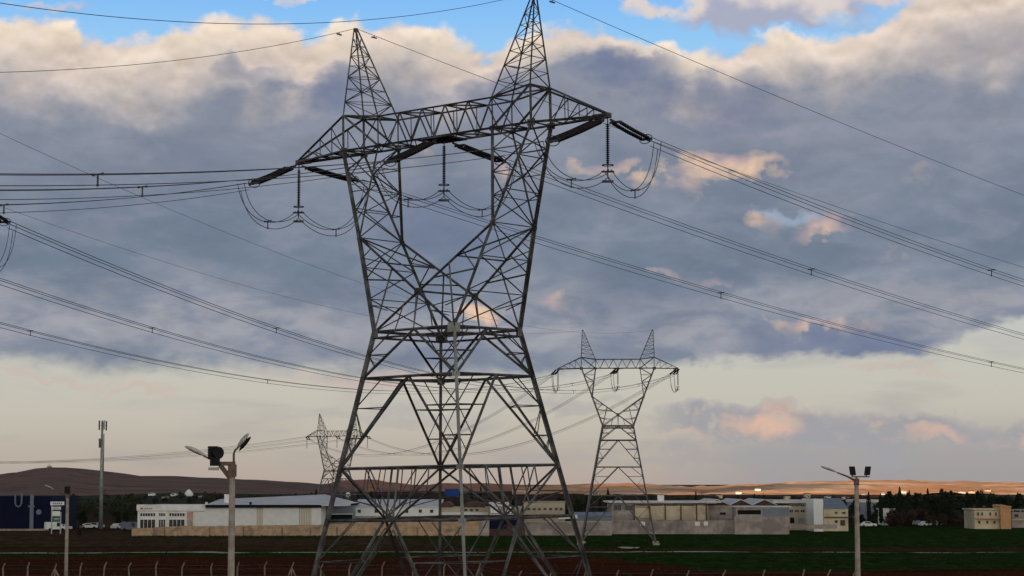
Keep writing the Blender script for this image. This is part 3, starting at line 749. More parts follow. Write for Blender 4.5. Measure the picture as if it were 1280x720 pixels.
for a_ in (1, 0, -1):
    kk = {1: '+', 0: '0', -1: '-'}[a_]
    d4 = (W2[a_]-W4[a_]); d4.z = 0; d4.normalize(); E = W4[a_]+d4*3.9+Vector((0, 0, -.75)); E4['R'+kk] = E
    E2 = W2[a_]-d4*3.9+Vector((0, 0, -1.3)); E2a['L'+kk] = E2
    tension(W4[a_], E, 'disc string on the pylon outside the left edge, %s' % armname[a_], 'tension insulators of the left pylon')
    tension(W2[a_], E2, 'short dark disc string at the %s of the second pylon, nearer side' % armname[a_], 'tension insulators of the second pylon', 1.2, True)
    d3 = (W3[a_]-W2[a_]); d3.z = 0; d3.normalize(); E2 = W2[a_]+d3*3.9+Vector((0, 0, -.9)); E2b['R'+kk] = E2
    E3 = W3[a_]-d3*3.9+Vector((0, 0, -.9)); E3a[a_] = E3
    tension(W2[a_], E2, 'short dark disc string at the %s of the second pylon, far side' % armname[a_], 'tension insulators of the second pylon', 1.2, True)
    tension(W3[a_], E3, 'tiny disc string at the %s of the small far pylon' % armname[a_], 'tension insulators of the far pylon', 1.5, True)
    suspension(W3[a_], 3.0, 'tiny hanging disc string under the %s of the small far pylon' % armname[a_], 'jumper insulators of the far pylon', True)
for a_, kk in ((1, '+'), (0, '0'), (-1, '-')):
    pass
dl = Vector((.0, -1, 0))
for kk, a_ in (('+', 1), ('0', 0), ('-', -1)): E4['L'+kk] = W4[a_]+dl*4+Vector((0, 0, -.8))
jumpers(W4, E4, None, 'left pylon', L_=2.9)
jumpers(W2, {**E2a, **E2b}, None, 'second pylon', True, 3.3, .035)
line({a_: E4['R'+kk] for a_, kk in ((1, '+'), (0, '0'), (-1, '-'))}, {a_: E2a['L'+kk] for a_, kk in ((1, '+'), (0, '0'), (-1, '-'))}, 6.4, .024,
     'sagging from the left edge to the second pylon', 'lines from the left edge to the second pylon', (.19, .42, .66, .86))
line({a_: E2b['R'+kk] for a_, kk in ((1, '+'), (0, '0'), (-1, '-'))}, E3a, 9.5, .028, 'between the second and the small far pylon', 'lines between second and far pylon')
far_end = {a_: W3[a_]+Vector((-230, 60, 0)) for a_ in (1, 0, -1)}
line(W3, far_end, 8, .030, 'faintly leaving the small far pylon to the left', 'lines left of the far pylon')
def ewire(P_, Q_, sag, r, lb, grp):
    fn = span(P_, Q_, sag); b = MB(); b.tube([fn(i/60)-fn(0) for i in range(61)], r, 5); b.smooth = True; b.build('earth_wire', M['wire'], loc=fn(0), label=lb, cat='wire', group=grp)
ewire(W4['p+'], W2['p+'], 5.5, .015, 'thin single wire from upper left edge to right peak of second pylon', 'earth wires to the second pylon')
ewire(W4['p-'], W2['p-'], 5.5, .015, 'lower of two thin single wires from left edge to second pylon', 'earth wires to the second pylon')
# ------------------------------------------------------------------ street lights
def px2m(Y): return Y/FPX
def lamp_head(b, p, q, w, up=Vector((0, 0, 1)), n=10):
    """flattened ovoid luminaire from neck p to nose q"""
    p, q = Vector(p), Vector(q); d = q-p; L_ = d.length; dn = d.normalized(); s_ = dn.cross(up).normalized(); u = s_.cross(dn); n0 = len(b.v)
    prof = [(0, .22, .3), (.08, .34, .42), (.25, .72, .8), (.5, 1.0, 1.0), (.75, .92, .85), (.92, .55, .5), (1.0, .12, .15)]
    for t_, a_, h_ in prof:
        for k_ in range(n):
            th = 2*math.pi*k_/n; c_ = math.cos(th); z_ = math.sin(th)
            b.v.append(tuple(p+dn*L_*t_+s_*c_*a_*w/2+u*z_*h_*(w*.26 if z_ > 0 else w*.14)))
    for i in range(len(prof)-1):
        for k_ in range(n): j = (k_+1) % n; b.f.append((n0+i*n+k_, n0+i*n+j, n0+(i+1)*n+j, n0+(i+1)*n+k_))
    b.f.append(tuple(n0+k_ for k_ in range(n-1, -1, -1))); b.f.append(tuple(n0+(len(prof)-1)*n+k_ for k_ in range(n)))
def pole(root, h_, r0, r1):
    b = MB(); b.tube([(0, 0, -.3), (0, 0, h_*.5), (0, 0, h_)], [r0, (r0+r1)/2, r1], 14); b.smooth = True; return b.build('pole', M['concrete'], root)
# left-centre pole : two lamps and a big searchlight
Yp = 72.0; k = px2m(Yp); p0 = at(290.5, 585, Y=Yp); hp = p0.z
r_ = empty('street_light', (p0.x, Yp, 0), label='tall concrete lamp pole with two lamp heads and a big round floodlight', cat='street light')
pole(r_, hp, .155, .10)
b = MB(); b.bar((-.02, 0, hp-.42), (-.42, 0, hp+.10), .05, .16); b.box(-.5, .10, -.04, .04, hp+.08, hp+.22); b.box(-.14, .13, -.14, .14, hp-.30, hp+.12)
b.tube([(-.35, 0, hp+.12), (-.75, -.03, hp+.30), (-1.0, -.05, hp+.42)], .035, 6)
b.tube([(.05, 0, hp+.1), (.04, 0, hp+.45), (.08, 0, hp+.60), (.16, 0, hp+.68)], .04, 6); b.build('arm', M['armrust'], r_)
b = MB(); lamp_head(b, (-.92, -.05, hp+.40), (-1.60, -.35, hp+.74), .40); b.smooth = True; b.build('lamp_head', M['glass_lamp'], r_)
b = MB(); lamp_head(b, (.14, 0, hp+.64), (.58, -.20, hp+1.18), .40, Vector((-.55, -.3, .8))); b.smooth = True
lh = b.build('lamp_head', M['lampgrey'], r_)
b = MB(); lamp_head(b, (.19, -.03, hp+.645), (.60, -.23, hp+1.10), .36, Vector((-.55, -.3, .8))); b.smooth = True
bl_ = b.build('lamp_bowl', M['black'], lh); bl_.location = (.055, -.02, -.045)
b = MB(); c_ = Vector((-.58, -.1, hp+.52))
b.sweep(c_+Vector((-.05, .16, .0)), c_+Vector((.13, -.04, .0)), [(.21*math.cos(t_), .21*math.sin(t_)) for t_ in [i*math.pi/8 for i in range(16)]])
b.box(c_.x-.25, c_.x+.06, c_.y-.04, c_.y+.26, c_.z-.22, c_.z+.23); b.box(c_.x-.17, c_.x+.15, c_.y-.11, c_.y+.11, c_.z-.45, c_.z-.18)
for i in range(5): b.box(c_.x-.27, c_.x+.07, c_.y-.06, c_.y+.28, c_.z-.17+i*.085, c_.z-.145+i*.085)
b.build('floodlight', M['black'], r_)
b = MB(); b.box(c_.x-.22, c_.x+.12, c_.y-.14, c_.y+.1, c_.z-.60, c_.z-.5); b.build('bracket', M['lampgrey'], r_)
# small pole far left
Yp = 160.0; p0 = at(84.5, 618, Y=Yp); hp = p0.z
r_ = empty('street_light', (p0.x, Yp, 0), label='thin concrete lamp pole at the far left in front of the white sign', cat='street light')
pole(r_, hp, .17, .115)
b = MB(); b.tube([(0, 0, hp-.15), (-.6, 0, hp+.12), (-1.1, 0, hp+.38)], .05, 6); b.box(-.13, .13, -.12, .12, hp-.3, hp+.05); b.build('arm', M['armrust'], r_)
b = MB(); lamp_head(b, (-1.05, 0, hp+.36), (-1.75, -.25, hp+.72), .36); b.smooth = True; b.build('lamp_head', M['lampgrey'], r_)
b = MB(); b.box(-.20, .20, -.2, .12, hp+.05, hp+.62); b.box(-.05, .05, -.05, .05, hp-.05, hp+.06); b.build('floodlight', M['black'], r_)
# right pole
Yp = 118.0; p0 = at(1070.5, 599, Y=Yp); hp = p0.z
r_ = empty('street_light', (p0.x, Yp, 0), label='concrete lamp pole on the right with two square floodlights on top', cat='street light')
pole(r_, hp, .19, .12)
b = MB(); b.tube([(0, 0, hp-.12), (-.5, 0, hp+.15), (-1.1, 0, hp+.38)], [.075, .06, .045], 6); b.box(-.14, .14, -.13, .13, hp-.35, hp+.04)
b.bar((-.28, 0, hp+.14), (.75, 0, hp+.14), .07); b.box(-.05, .05, -.05, .05, hp, hp+.14); b.build('arm', M['armrust'], r_)
b = MB(); lamp_head(b, (-1.05, 0, hp+.37), (-2.05, -.2, hp+.72), .34); b.smooth = True; b.build('lamp_head', M['lampgrey'], r_)
for x_ in (-.20, .58):
    b = MB(); n0 = len(b.v)
    tl = -.07 if x_ < 0 else .07
    for y_, s_ in ((-.12, 1.0), (.06, .75)):
        for qx, qz in ((-.17, 0), (.17, 0), (.17, .5), (-.17, .5)): b.v.append((x_+qx*s_+tl*(qz*2), y_-.05*qz, hp+.22+qz*s_))
    b.f += [(n0, n0+1, n0+2, n0+3), (n0+7, n0+6, n0+5, n0+4), (n0, n0+4, n0+5, n0+1), (n0+1, n0+5, n0+6, n0+2), (n0+2, n0+6, n0+7, n0+3), (n0+3, n0+7, n0+4, n0)]
    b.bar((x_-.02, 0, hp+.14), (x_-.02, 0, hp+.25), .06); b.build('floodlight', M['black'], r_)
# ------------------------------------------------------------------ telecom mast
Ym = 520.0; p0 = at(128, 527, Y=Ym); hm = p0.z
r_ = empty('telecom_mast', (p0.x, Ym, 0), label='slender grey telecom mast with panel antennas on top, left of the white building', cat='mast')
b = MB(); b.tube([(0, 0, 0), (0, 0, hm*.5), (0, 0, hm)], [.50, .40, .26], 12); b.smooth = True; b.build('pole', M['steel_pale'], r_)
b = MB(); b.box(.40, .56, -.1, .1, .5, hm-3)
for i in range(38): b.box(.24, .40, -.08, .08, 1+i*.6, 1.08+i*.6)
b.build('ladder', M['steel'], r_)
for a_, dz_ in ((-2.2, 0), (-.9, .1), (.4, -.1), (1.8, .05)):
    b = MB(); x_, y_ = 1.0*math.cos(a_), 1.0*math.sin(a_); b.bar((0, 0, hm-1), (x_, y_, hm-1), .08); b.box(x_-.17, x_+.17, y_-.12, y_+.12, hm-2.1+dz_, hm+.25+dz_); b.build('panel_antenna', M['lampgrey' if a_ in (-.9,) else 'steel'], r_)
b = MB(); b.tube([(-.35, -.5, hm-4.6), (-.35, -.8, hm-4.6)], .42, 12); b.box(-.75, -.3, -.3, .2, hm-6.5, hm-4.2); b.build('equipment_box', M['steel'], r_)
b = MB(); b.box(-1.6, 1.4, -.4, .4, 5.2, 5.3); b.build('crossbar', M['steel'], r_)
# ------------------------------------------------------------------ perimeter fence
fx = [5, 36, 70, 102, 132, 162, 196, 229, 265, 298, 332, 366, 402, 438, 479, 517, 556, 600, 650, 689, 732, 772, 815, 860, 905, 955, 1005, 1036, 1068]
fy = [703, 703, 704, 703, 702, 703, 702, 703, 703, 703, 702, 703, 704, 704, 702, 704, 703, 704, 713, 713, 712, 713, 712, 713, 712, 712, 711, 712, 712]
r_ = empty('perimeter_fence', at(5, 640, Y=224)*1.0, label='low fence of pale concrete posts with bent tops along the bottom edge', cat='fence')
r_.location.z = 0; base = r_.location.copy(); P_ = []
for i, (px, py) in enumerate(zip(fx, fy)):
    Y = 224-(0 if px < 620 else 17)-random.uniform(0, .8); p = at(px, py, Y=Y)-base; P_.append(p)
    lean = random.uniform(-.22, .22); h_ = p.z; b = MB()
    b.bar((p.x-lean-.12, p.y, -.3), (p.x-.10, p.y, h_-.52), .14); b.bar((p.x-.10, p.y, h_-.55), (p.x+.10+random.uniform(-.05, .08), p.y-.02, h_+random.uniform(-.08, .05)), .12, .12)
    if px in (70, 366, 600):
        b.bar((p.x-.15, p.y, h_-.6), (p.x-1.0, p.y, -.2), .15); b.bar((p.x-.1, p.y, h_-.6), (p.x+1.1, p.y, -.2), .15)
    b.build('post', M['post'], r_)
for zf in (.2, .55, .78, .92):
  b = MB()
  for a_, c_ in zip(P_, P_[1:]):
        b.bar((a_.x, a_.y-.1, a_.z*zf-.1), (c_.x, c_.y-.1, c_.z*zf-.1), .02)
  b.build('wire_strand', M['wire'], r_)
# ------------------------------------------------------------------ buildings
class Bld:
    """axis-aligned block in its own frame: x right, y away, z up, origin at front-left base"""
    def __init__(s, px0, px1, Y, label, cat, depth=12, name='building', group=None, rz=0.0, z0=0.0):
        s.k = px2m(Y); s.Y = Y; s.px0 = px0; a_ = at(px0, 640, Y=Y); s.w = (px1-px0)*s.k; s.d = depth; s.z0 = z0
        s.root = empty(name, (a_.x, Y, 0), rz, label, cat, group)
    def x(s, px): return (px-s.px0)*s.k
    def z(s, py): return at(640, py, Y=s.Y).z
    def wall(s, x0, x1, y0, y1, m_, d0=0.0, d1=None, name='wall'):
        b = MB(); b.box(s.x(x0), s.x(x1), d0, s.d if d1 is None else d1, s.z0 if y1 is None else s.z(y1), s.z(y0)); return b.build(name, M[m_], s.root)
    def panel(s, x0, x1, y0, y1, m_, name, th=.06, parent=None, pr=0.0):
        b = MB(); b.box(s.x(x0), s.x(x1), -th-pr, .04-pr, s.z(y1), s.z(y0)); return b.build(name, M[m_], parent or s.root)
    def window(s, x0, x1, y0, y1, nm=2, frame='white_metal', name='window'):
        z0, z1, a_, c_ = s.z(y1), s.z(y0), s.x(x0), s.x(x1); b = MB(); f_ = .09
        b.box(a_, c_, -.08, .05, z0, z0+f_); b.box(a_, c_, -.08, .05, z1-f_, z1); b.box(a_, a_+f_, -.079, .05, z0+f_, z1-f_); b.box(c_-f_, c_, -.079, .05, z0+f_, z1-f_)
        for i in range(1, nm): x_ = a_+(c_-a_)*i/nm; b.box(x_-f_/2, x_+f_/2, -.079, .05, z0+f_, z1-f_)
        w = b.build(name, M[frame], s.root); b = MB(); b.box(a_+f_*.6, c_-f_*.6, -.03, .045, z0+f_*.6, z1-f_*.6); b.build('pane', M['glass'], w); return w
    def slab(s, x0, x1, y0, y1, m_, over=.4, name='roof', d1=None):
        b = MB(); b.box(s.x(x0)-over, s.x(x1)+over, -over, (s.d if d1 is None else d1)+over, s.z(y1), s.z(y0)); return b.build(name, M[m_], s.root)
def gable_roof(B_, x0, x1, ye, yr, m_, over=.5, name='roof', th=.18, fascia=None, n=1, d=None):
    """n gables side by side facing the camera"""
    d = B_.d if d is None else d; a_, c_ = B_.x(x0), B_.x(x1); ze, zr = B_.z(ye), B_.z(yr); b = MB(); f = MB()
    for i in range(n):
        xa = a_+(c_-a_)*i/n-(over if i == 0 else 0); xb = a_+(c_-a_)*(i+1)/n+(over if i == n-1 else 0); xm = (xa+xb)/2
        for (p, zp, q, zq) in ((xa, ze, xm, zr), (xm, zr, xb, ze)):
            n0 = len(b.v)
            for y_ in (-over, d+over): b.v += [(p, y_, zp), (q, y_, zq), (q, y_, zq+th), (p, y_, zp+th)]
            b.f += [tuple(n0+i_ for i_ in q_) for q_ in ((0, 1, 2, 3), (7, 6, 5, 4), (0, 4, 5, 1), (1, 5, 6, 2), (2, 6, 7, 3), (3, 7, 4, 0))]
        if fascia:
            n0 = len(f.v); f.v += [(xa+over*.3, -.10, ze-.02), (xb-over*.3, -.10, ze-.02), (xm, -.10, zr-.02), (xa+over*.3, .0, ze-.02), (xb-over*.3, .0, ze-.02), (xm, .0, zr-.02)]
            f.f += [(n0, n0+1, n0+2), (n0+5, n0+4, n0+3)]
    b.build(name, M[m_], B_.root)
    if fascia: f.build('gable', M[fascia], B_.root)
def lean_roof(B_, x0, x1, yf, yb, m_, d, over=.4, th=.2, name='roof', y0=0.0):
    b = MB(); a_, c_ = B_.x(x0)-over, B_.x(x1)+over; n0 = 0; z0, z1 = B_.z(yf), B_.z(yb)
    for x_ in (a_, c_): b.v += [(x_, y0-over, z0), (x_, d, z1), (x_, d, z1+th), (x_, y0-over, z0+th)]
    b.f += [(0, 1, 2, 3), (7, 6, 5, 4), (0, 4, 5, 1), (1, 5, 6, 2), (2, 6, 7, 3), (3, 7, 4, 0)]
    return b.build(name, M[m_], B_.root)
def ribs(B_, x0, x1, y0, y1, step, m_, pr=0.0):
    b = MB(); q = x0
    while q < x1: b.box(B_.x(q), B_.x(q)+.10, -.07-pr, .02-pr, B_.z(y1), B_.z(y0)); q += step
    b.build('cladding_ribs', M[m_], B_.root)
# navy warehouse
B = Bld(-60, 63, 500, 'dark navy warehouse at the left edge with a pale U shape on its wall', 'warehouse', 30)
B.wall(-60, 63, 620, None, 'navy'); B.panel(-60, 63.5, 661, 664, 'grey', 'plinth', .25)
ribs(B, -58, 63, 621, 660, 2.4, 'navy')
b = MB(); x0, x1, zt, zb = B.x(18.6), B.x(26.4), B.z(617), B.z(633.5)
b.tube([(x0, -.25, zt), (x0, -.25, zb+.8), (x0+.25, -.25, zb+.25), ((x0+x1)/2, -.25, zb), (x1-.25, -.25, zb+.25), (x1, -.25, zb+.8), (x1, -.25, zt)], .20, 6)
b.build('lettering', M['logogrey'], B.root)
B.panel(37, 41.5, 618, 661, 'logogrey', 'downpipe', .3); B.panel(35, 43, 632, 634, 'logogrey', 'crossbar', .4)
b = MB(); b.cyl((B.x(48), -.2, B.z(640)), (B.x(48), .02, B.z(640)), .62, 18); b.build('emblem', M['logogrey'], B.root)
# white totem sign
B = Bld(64, 80, 470, 'stacked white sign totem with a green panel beside the navy warehouse', 'sign', 1, 'sign_totem')
b = MB(); b.box(.0, .25, 0, .3, 0, B.z(627)); b.box(B.x(75), B.x(75)+.25, 0, .3, 0, B.z(640)); b.build('post', M['lampgrey'], B.root)
B.panel(63, 80, 627, 631.5, 'white_metal', 'sign_panel', .2)
for x_ in (66, 68.5, 71, 73.5, 76): B.panel(x_, x_+1.6, 628.3, 630.2, 'greyblue', 'lettering', .26)
B.panel(64.5, 76, 633.4, 637, 'white_metal', 'sign_panel', .2); B.panel(66, 74, 634.5, 635.6, 'greyblue', 'lettering', .26)
B.panel(65.5, 75, 638.8, 645, 'white_metal', 'sign_panel', .2); B.panel(67, 74.5, 645.4, 652, 'greensign', 'sign_panel', .2); B.panel(67.5, 74, 648.4, 649, 'white_metal', 'stripe', .26)
# white office block and shed
B = Bld(172, 400, 480, 'long white industrial hall with two-storey glazed office front at its left end', 'factory', 38)
B.wall(172, 243, 631.8, None, 'white', 0, 30); B.wall(243, 400, 632.6, None, 'white_metal', .15)
for a_, c_ in ((320, 327.5), (372, 388)): B.panel(a_, c_, 633, 658, 'beige_panel', 'wall_panel', .02, pr=-.12)
ribs(B, 244, 400, 634.6, 657.5, 2.1, 'white_metal', -.12)
B.panel(171.2, 257, 630.6, 638.4, 'white', 'parapet', .5)
for a_, c_ in ((175, 194.5), (198.2, 207), (211, 231)):
    nm = 3 if c_-a_ > 12 else 2
    B.window(a_, c_, 641, 645.6, nm*2); B.window(a_, c_, 649, 661, nm+1)
B.panel(233.6, 241, 640, 651.5, 'posterpink', 'poster', .1); B.panel(234, 240.8, 651.7, 657.5, 'grey', 'door', .08)
B.panel(176, 179, 634.6, 636.4, 'redlogo', 'lettering', .08, pr=.5)
for x_ in (181, 183.6, 186.2, 188.8): B.panel(x_, x_+1.7, 634.8, 636.2, 'greyblue', 'lettering', .08, pr=.5)
B.panel(257, 400.4, 631.0, 634.4, 'dark', 'gutter', .95)
# big shallow-pitched roof with ridge toward the right
b = MB(); xa, xm, xb = B.x(256), B.x(398), B.x(432); z0 = B.z(631.2)
pts = [(xa, -.7, z0), (xb, -.7, z0), (xb, 38, z0+1.4), (xm+3, 38, B.z(611.5)), (xa, 38, z0+1.6)]
ra, rb, rc = (B.x(262), 16, B.z(624.5)), (B.x(395), 20, B.z(618.6)), (B.x(428), 16, B.z(626))
b.v = [(xa, -.7, z0), (xb, -.7, z0), ra, rb, rc, (xa, 38, z0), (xb, 38, z0), (xa, -.7, z0-.25), (xb, -.7, z0-.25), (xb, 38, z0-.25), (xa, 38, z0-.25)]
b.f = [(0, 1, 4, 3, 2), (1, 6, 4), (0, 2, 5), (5, 2, 3, 4, 6), (0, 7, 8, 1), (1, 8, 9, 6), (6, 9, 10, 5), (5, 10, 7, 0), (7, 10, 9, 8)]
b.build('roof', M['roof_pale'], B.root)
b = MB(); b.box(B.x(275), B.x(285), 6, 10, B.z(630), B.z(618)); b.build('roof_box', M['white'], B.root)
for px in (257, 312): b = MB(); b.tube([(B.x(px), .5, B.z(631)), (B.x(px), .5, B.z(627.5))], .3, 8); b.build('vent', M['dark' if px > 300 else 'roof_pale'], B.root)
# wing: shade of the hall's end wall put into its blue-grey colour
B = Bld(400.5, 441, 492, 'shade-coloured loading wing with a long dark opening, right end of the white hall', 'building', 22)
B.wall(400.5, 441, 631.5, None, 'greyblue'); B.panel(401, 440, 643, 651.5, 'dark', 'opening', .05); B.panel(400.5, 441, 642.2, 643, 'white_metal', 'canopy', .9)  # opening is a flat panel, its inner shade put into the dark colour
B.slab(400.5, 441, 629.6, 631.5, 'dark', .3)
# cluster of white sheds
B = Bld(441, 548, 500, 'low white sheds with a bright ribbed roof behind the large pylon legs', 'shed', 24)
B.wall(441, 548, 634, None, 'white_metal'); lean_roof(B, 441, 548, 633.8, 626, 'roof_pale', 24)
for a_ in (447, 468, 489, 506, 523, 537): B.panel(a_, a_+4, 637, 641, 'glass', 'window', .05)
B.panel(441, 548, 645, 650, 'grey', 'plinth', .3)
B = Bld(548, 612, 505, 'beige building with a rounded roof behind the near leg of the large pylon', 'building', 20)
B.wall(548, 612, 634, None, 'beige_panel')
b = MB(); n = 10
for (a_, c_) in ((550, 565), (576, 606)):
    n0 = len(b.v); xa, xb = B.x(a_), B.x(c_); z0 = B.z(634)
    for y_ in (-.3, 20):
        for i in range(n+1): th = math.pi*i/n; b.v.append(((xa+xb)/2-(xb-xa)/2*math.cos(th), y_, z0+1.3*math.sin(th)))
    for i in range(n): b.f.append((n0+i, n0+i+1, n0+n+2+i, n0+n+1+i))
    b.f.append(tuple(n0+i for i in range(n, -1, -1)))
b.build('roof', M['brown'], B.root); B.panel(552, 610, 640.5, 643.5, 'white_metal', 'fascia_band', .3)
for a_ in (580, 587, 594): B.panel(a_, a_+4, 636, 639, 'glass', 'window', .05)
B = Bld(612, 652, 500, 'white and grey low shed between the beige building and the grey block', 'shed', 14)
B.wall(612, 652, 633, None, 'grey'); B.panel(613, 622, 634, 641, 'white', 'wall_panel', .05); B.panel(634, 640, 634, 641, 'white', 'wall_panel', .05); B.slab(612, 636, 628, 633, 'roof_pale', .2)
B.panel(612, 652, 643, 645, 'roof_pale', 'canopy', 1.5); 
B = Bld(655, 706, 520, 'grey two-storey block with a row of small windows between the pylon legs', 'building', 16)
B.wall(655, 706, 628, None, 'beige_panel'); B.slab(655, 706, 626.8, 628, 'grey', .3)
for a_ in (659, 665.5, 672, 679, 686, 693, 699): B.window(a_, a_+4.2, 634.5, 638, 1, 'grey')
B.panel(655, 706, 644, 646, 'grey', 'string_course', .2)
# retaining wall
wm = mat('peach_stone_wall', (.44, .32, .21), .95, .22, .9, .5, second=(.20, .16, .12), thr=(.56, .68)); M['stone'] = wm
r_ = empty('retaining_wall', (at(165, 640, Y=448).x, 448, 0), label='long peach coloured stone wall along the field in front of the white hall', cat='wall')
prof = [(165, 660.5), (190, 659.5), (230, 657.5), (243, 658), (300, 657), (400, 656), (455, 653), (500, 650), (560, 648.5), (596, 648)]
b = MB(); seg = []
for (a_, ya), (c_, yc) in zip(prof, prof[1:]):
    n_ = max(1, int((c_-a_)/6))
    for i in range(n_): t_ = i/n_; seg.append((a_+(c_-a_)*t_, ya+(yc-ya)*t_+.35*math.sin(i*2.7+a_)))
seg.append(prof[-1]); k = px2m(448)
for px, py in seg:
    x_ = (px-165)*k; z_ = at(640, py, Y=448).z; b.v += [(x_, -.0, -.4), (x_, -.0, z_), (x_, .55, z_), (x_, .55, -.4)]
for i in range(len(seg)-1):
    a_ = i*4; b.f += [(a_, a_+4, a_+5, a_+1), (a_+1, a_+5, a_+6, a_+2), (a_+2, a_+6, a_+7, a_+3)]
b.f += [(0, 1, 2, 3), tuple(len(b.v)-i for i in (1, 2, 3, 4))]
b.build('stonework', wm, r_)
b = MB()
for px in (206, 262, 304, 352, 387, 420, 468, 520, 571):
    x_ = (px-165)*k; b.box(x_-.16, x_+.16, -.14, .0, -.2, at(640, 659, Y=448).z)
b.build('pilaster', M['post'], r_)
b = MB(); b.box((596-165)*k+.01, (609-165)*k, -.05, 6, -.3, at(640, 648.2, Y=448).z); b.build('end_block', M['grey'], r_)
B = Bld(610, 655, 452, 'dark maroon and navy hut right of the stone wall', 'hut', 6)
B.wall(610, 655, 647, None, 'brown'); B.panel(611, 634, 649, 661, 'navy', 'door', .06); B.panel(636, 648, 650, 657, 'navy', 'shutter', .06); B.slab(610, 655, 646, 647, 'dark', .3)
B = Bld(656, 764, 455, 'low grey boundary wall running toward the second pylon', 'wall', .5, 'boundary_wall')
B.wall(656, 764, 652.5, None, 'grey', name='wall'); B.panel(656, 764, 651.6, 652.5, 'beige_panel', 'coping', .1)
B = Bld(716, 764, 480, 'pale blue-grey shed left of the cream hall', 'shed', 12); B.wall(716, 764, 645, None, 'greyblue'); lean_roof(B, 716, 764, 645, 642, 'greyblue', 12)
B = Bld(698, 722, 458, 'small bright white awning beside the right leg of the large pylon', 'awning', 3, 'awning')
b = MB(); b.v = [(0, 0, B.z(648)), (B.w, 0, B.z(647)), (B.w, 3, B.z(643.5)), (0.8, 3, B.z(643.8)), (0, 0, B.z(649)), (B.w, 0, B.z(648)), (B.w, 3, B.z(644.5)), (.8, 3, B.z(644.8))]; b.f = [(0, 1, 2, 3), (7, 6, 5, 4), (0, 4, 5, 1), (1, 5, 6, 2), (2, 6, 7, 3), (3, 7, 4, 0)]; b.build('canvas', M['white'], B.root)
b = MB(); b.bar((.3, .3, 0), (.3, .3, B.z(648)), .08); b.bar((B.w-.3, .3, 0), (B.w-.3, .3, B.z(648)), .08); b.build('support', M['steel'], B.root)
# cream hall
B = Bld(765, 884, 500, 'cream hall with dark pillars and a thin white roof edge, behind the second pylon', 'hall', 26)
B.wall(765, 884, 630, None, 'grey', .2); B.panel(793, 881.5, 632, 650, 'cream', 'wall_panel', .1)
for a_ in (792, 811.5, 830.5, 850, 869.5, 881.5): B.panel(a_, a_+1.3, 630, 652, 'brown', 'pillar', .3)
for a_ in (795, 814, 833, 853): B.panel(a_, a_+14, 630.2, 632.4, 'glass', 'window', .14)
B.window(767, 777, 631, 638, 2, 'grey'); B.window(781, 791, 631, 638, 2, 'grey')
B.slab(765, 896, 626.5, 628.4, 'roof_pale', .9); B.panel(765, 895, 628.4, 629.6, 'grey', 'eaves', .5)
b = MB(); b.box(B.x(823.5), B.x(831), 3, 6, B.z(627), B.z(619)); b.build('roof_box', M['white'], B.root)
# gabled hall
B = Bld(884, 1017, 505, 'long hall with three shallow gables and purple-brown fascia', 'hall', 34)
B.wall(884, 1017, 632, None, 'beige_panel'); B.panel(886, 970, 633, 651, 'grey', 'wall_panel', .05)
gable_roof(B, 884, 968, 631.5, 624.8, 'roof_pale', .5, fascia='brown', n=3)
B.slab(968, 1017, 625.5, 629, 'roof_pale', .4); B.panel(900, 907, 640.5, 643.5, 'glass', 'window', .1)
for a_ in (986, 993, 1000, 1007): B.window(a_, a_+5, 630.5, 633, 2, 'grey'); B.window(a_, a_+5, 637, 640.5, 2, 'grey')
B.panel(987, 992, 647, 654, 'dark', 'door', .06); B.panel(997, 1004, 648, 654, 'grey', 'door', .06)
B = Bld(920, 986, 480, 'low grey annexe with dark open bay and blue-grey front, before the gabled hall', 'shed', 10)
B.wall(920, 986, 634, None, 'grey'); B.panel(922, 951, 637.6, 643, 'dark', 'opening', .06); B.panel(953, 985.5, 635.5, 645.5, 'greyblue', 'wall_panel', .08); B.slab(920, 986, 632.6, 634, 'roof_pale', .5)  # open bay drawn as a dark panel standing for shade on a solid wall
B = Bld(918, 1045, 465, 'pinkish grey yard wall in front of the gabled hall', 'wall', .5, 'yard_wall'); B.wall(918, 986, 645.5, None, 'posterpink' if False else 'grey', name='wall'); B.panel(986, 1045, 655.5, 661, 'grey', 'low_wall', .2)
B = Bld(764, 918, 467, 'worn low wall with pale patches in front of the cream hall', 'wall', .5, 'yard_wall'); B.wall(764, 918, 650.5, None, 'grey', name='wall')
ribs(B, 770, 917, 651.2, 661, 9.7, 'grey', .12)
for a_, c_ in ((800, 806), (868, 874), (879, 884)): B.panel(a_, c_, 652, 657, 'white', 'patch', .05)
B = Bld(1017, 1029, 492, 'tall pale blue-white cladding block at the right end of the gabled hall', 'building', 20); B.wall(1017, 1029, 624, None, 'white_metal')
B = Bld(1029, 1062, 496, 'cream two-storey house with a blue-grey pitched roof right of the white block', 'house', 14)
B.wall(1030, 1060, 636, None, 'cream'); lean_roof(B, 1029, 1058, 636, 624, 'greyblue', 12)
B.window(1043, 1047, 639.5, 642.5, 1, 'grey'); B.window(1052, 1057, 639.5, 642.5, 1, 'grey'); B.panel(1030, 1062, 646, 647.5, 'brown', 'string_course', .2); B.window(1043, 1047, 650, 654, 1, 'grey'); B.panel(1050, 1056, 650, 657, 'brown', 'door', .06)
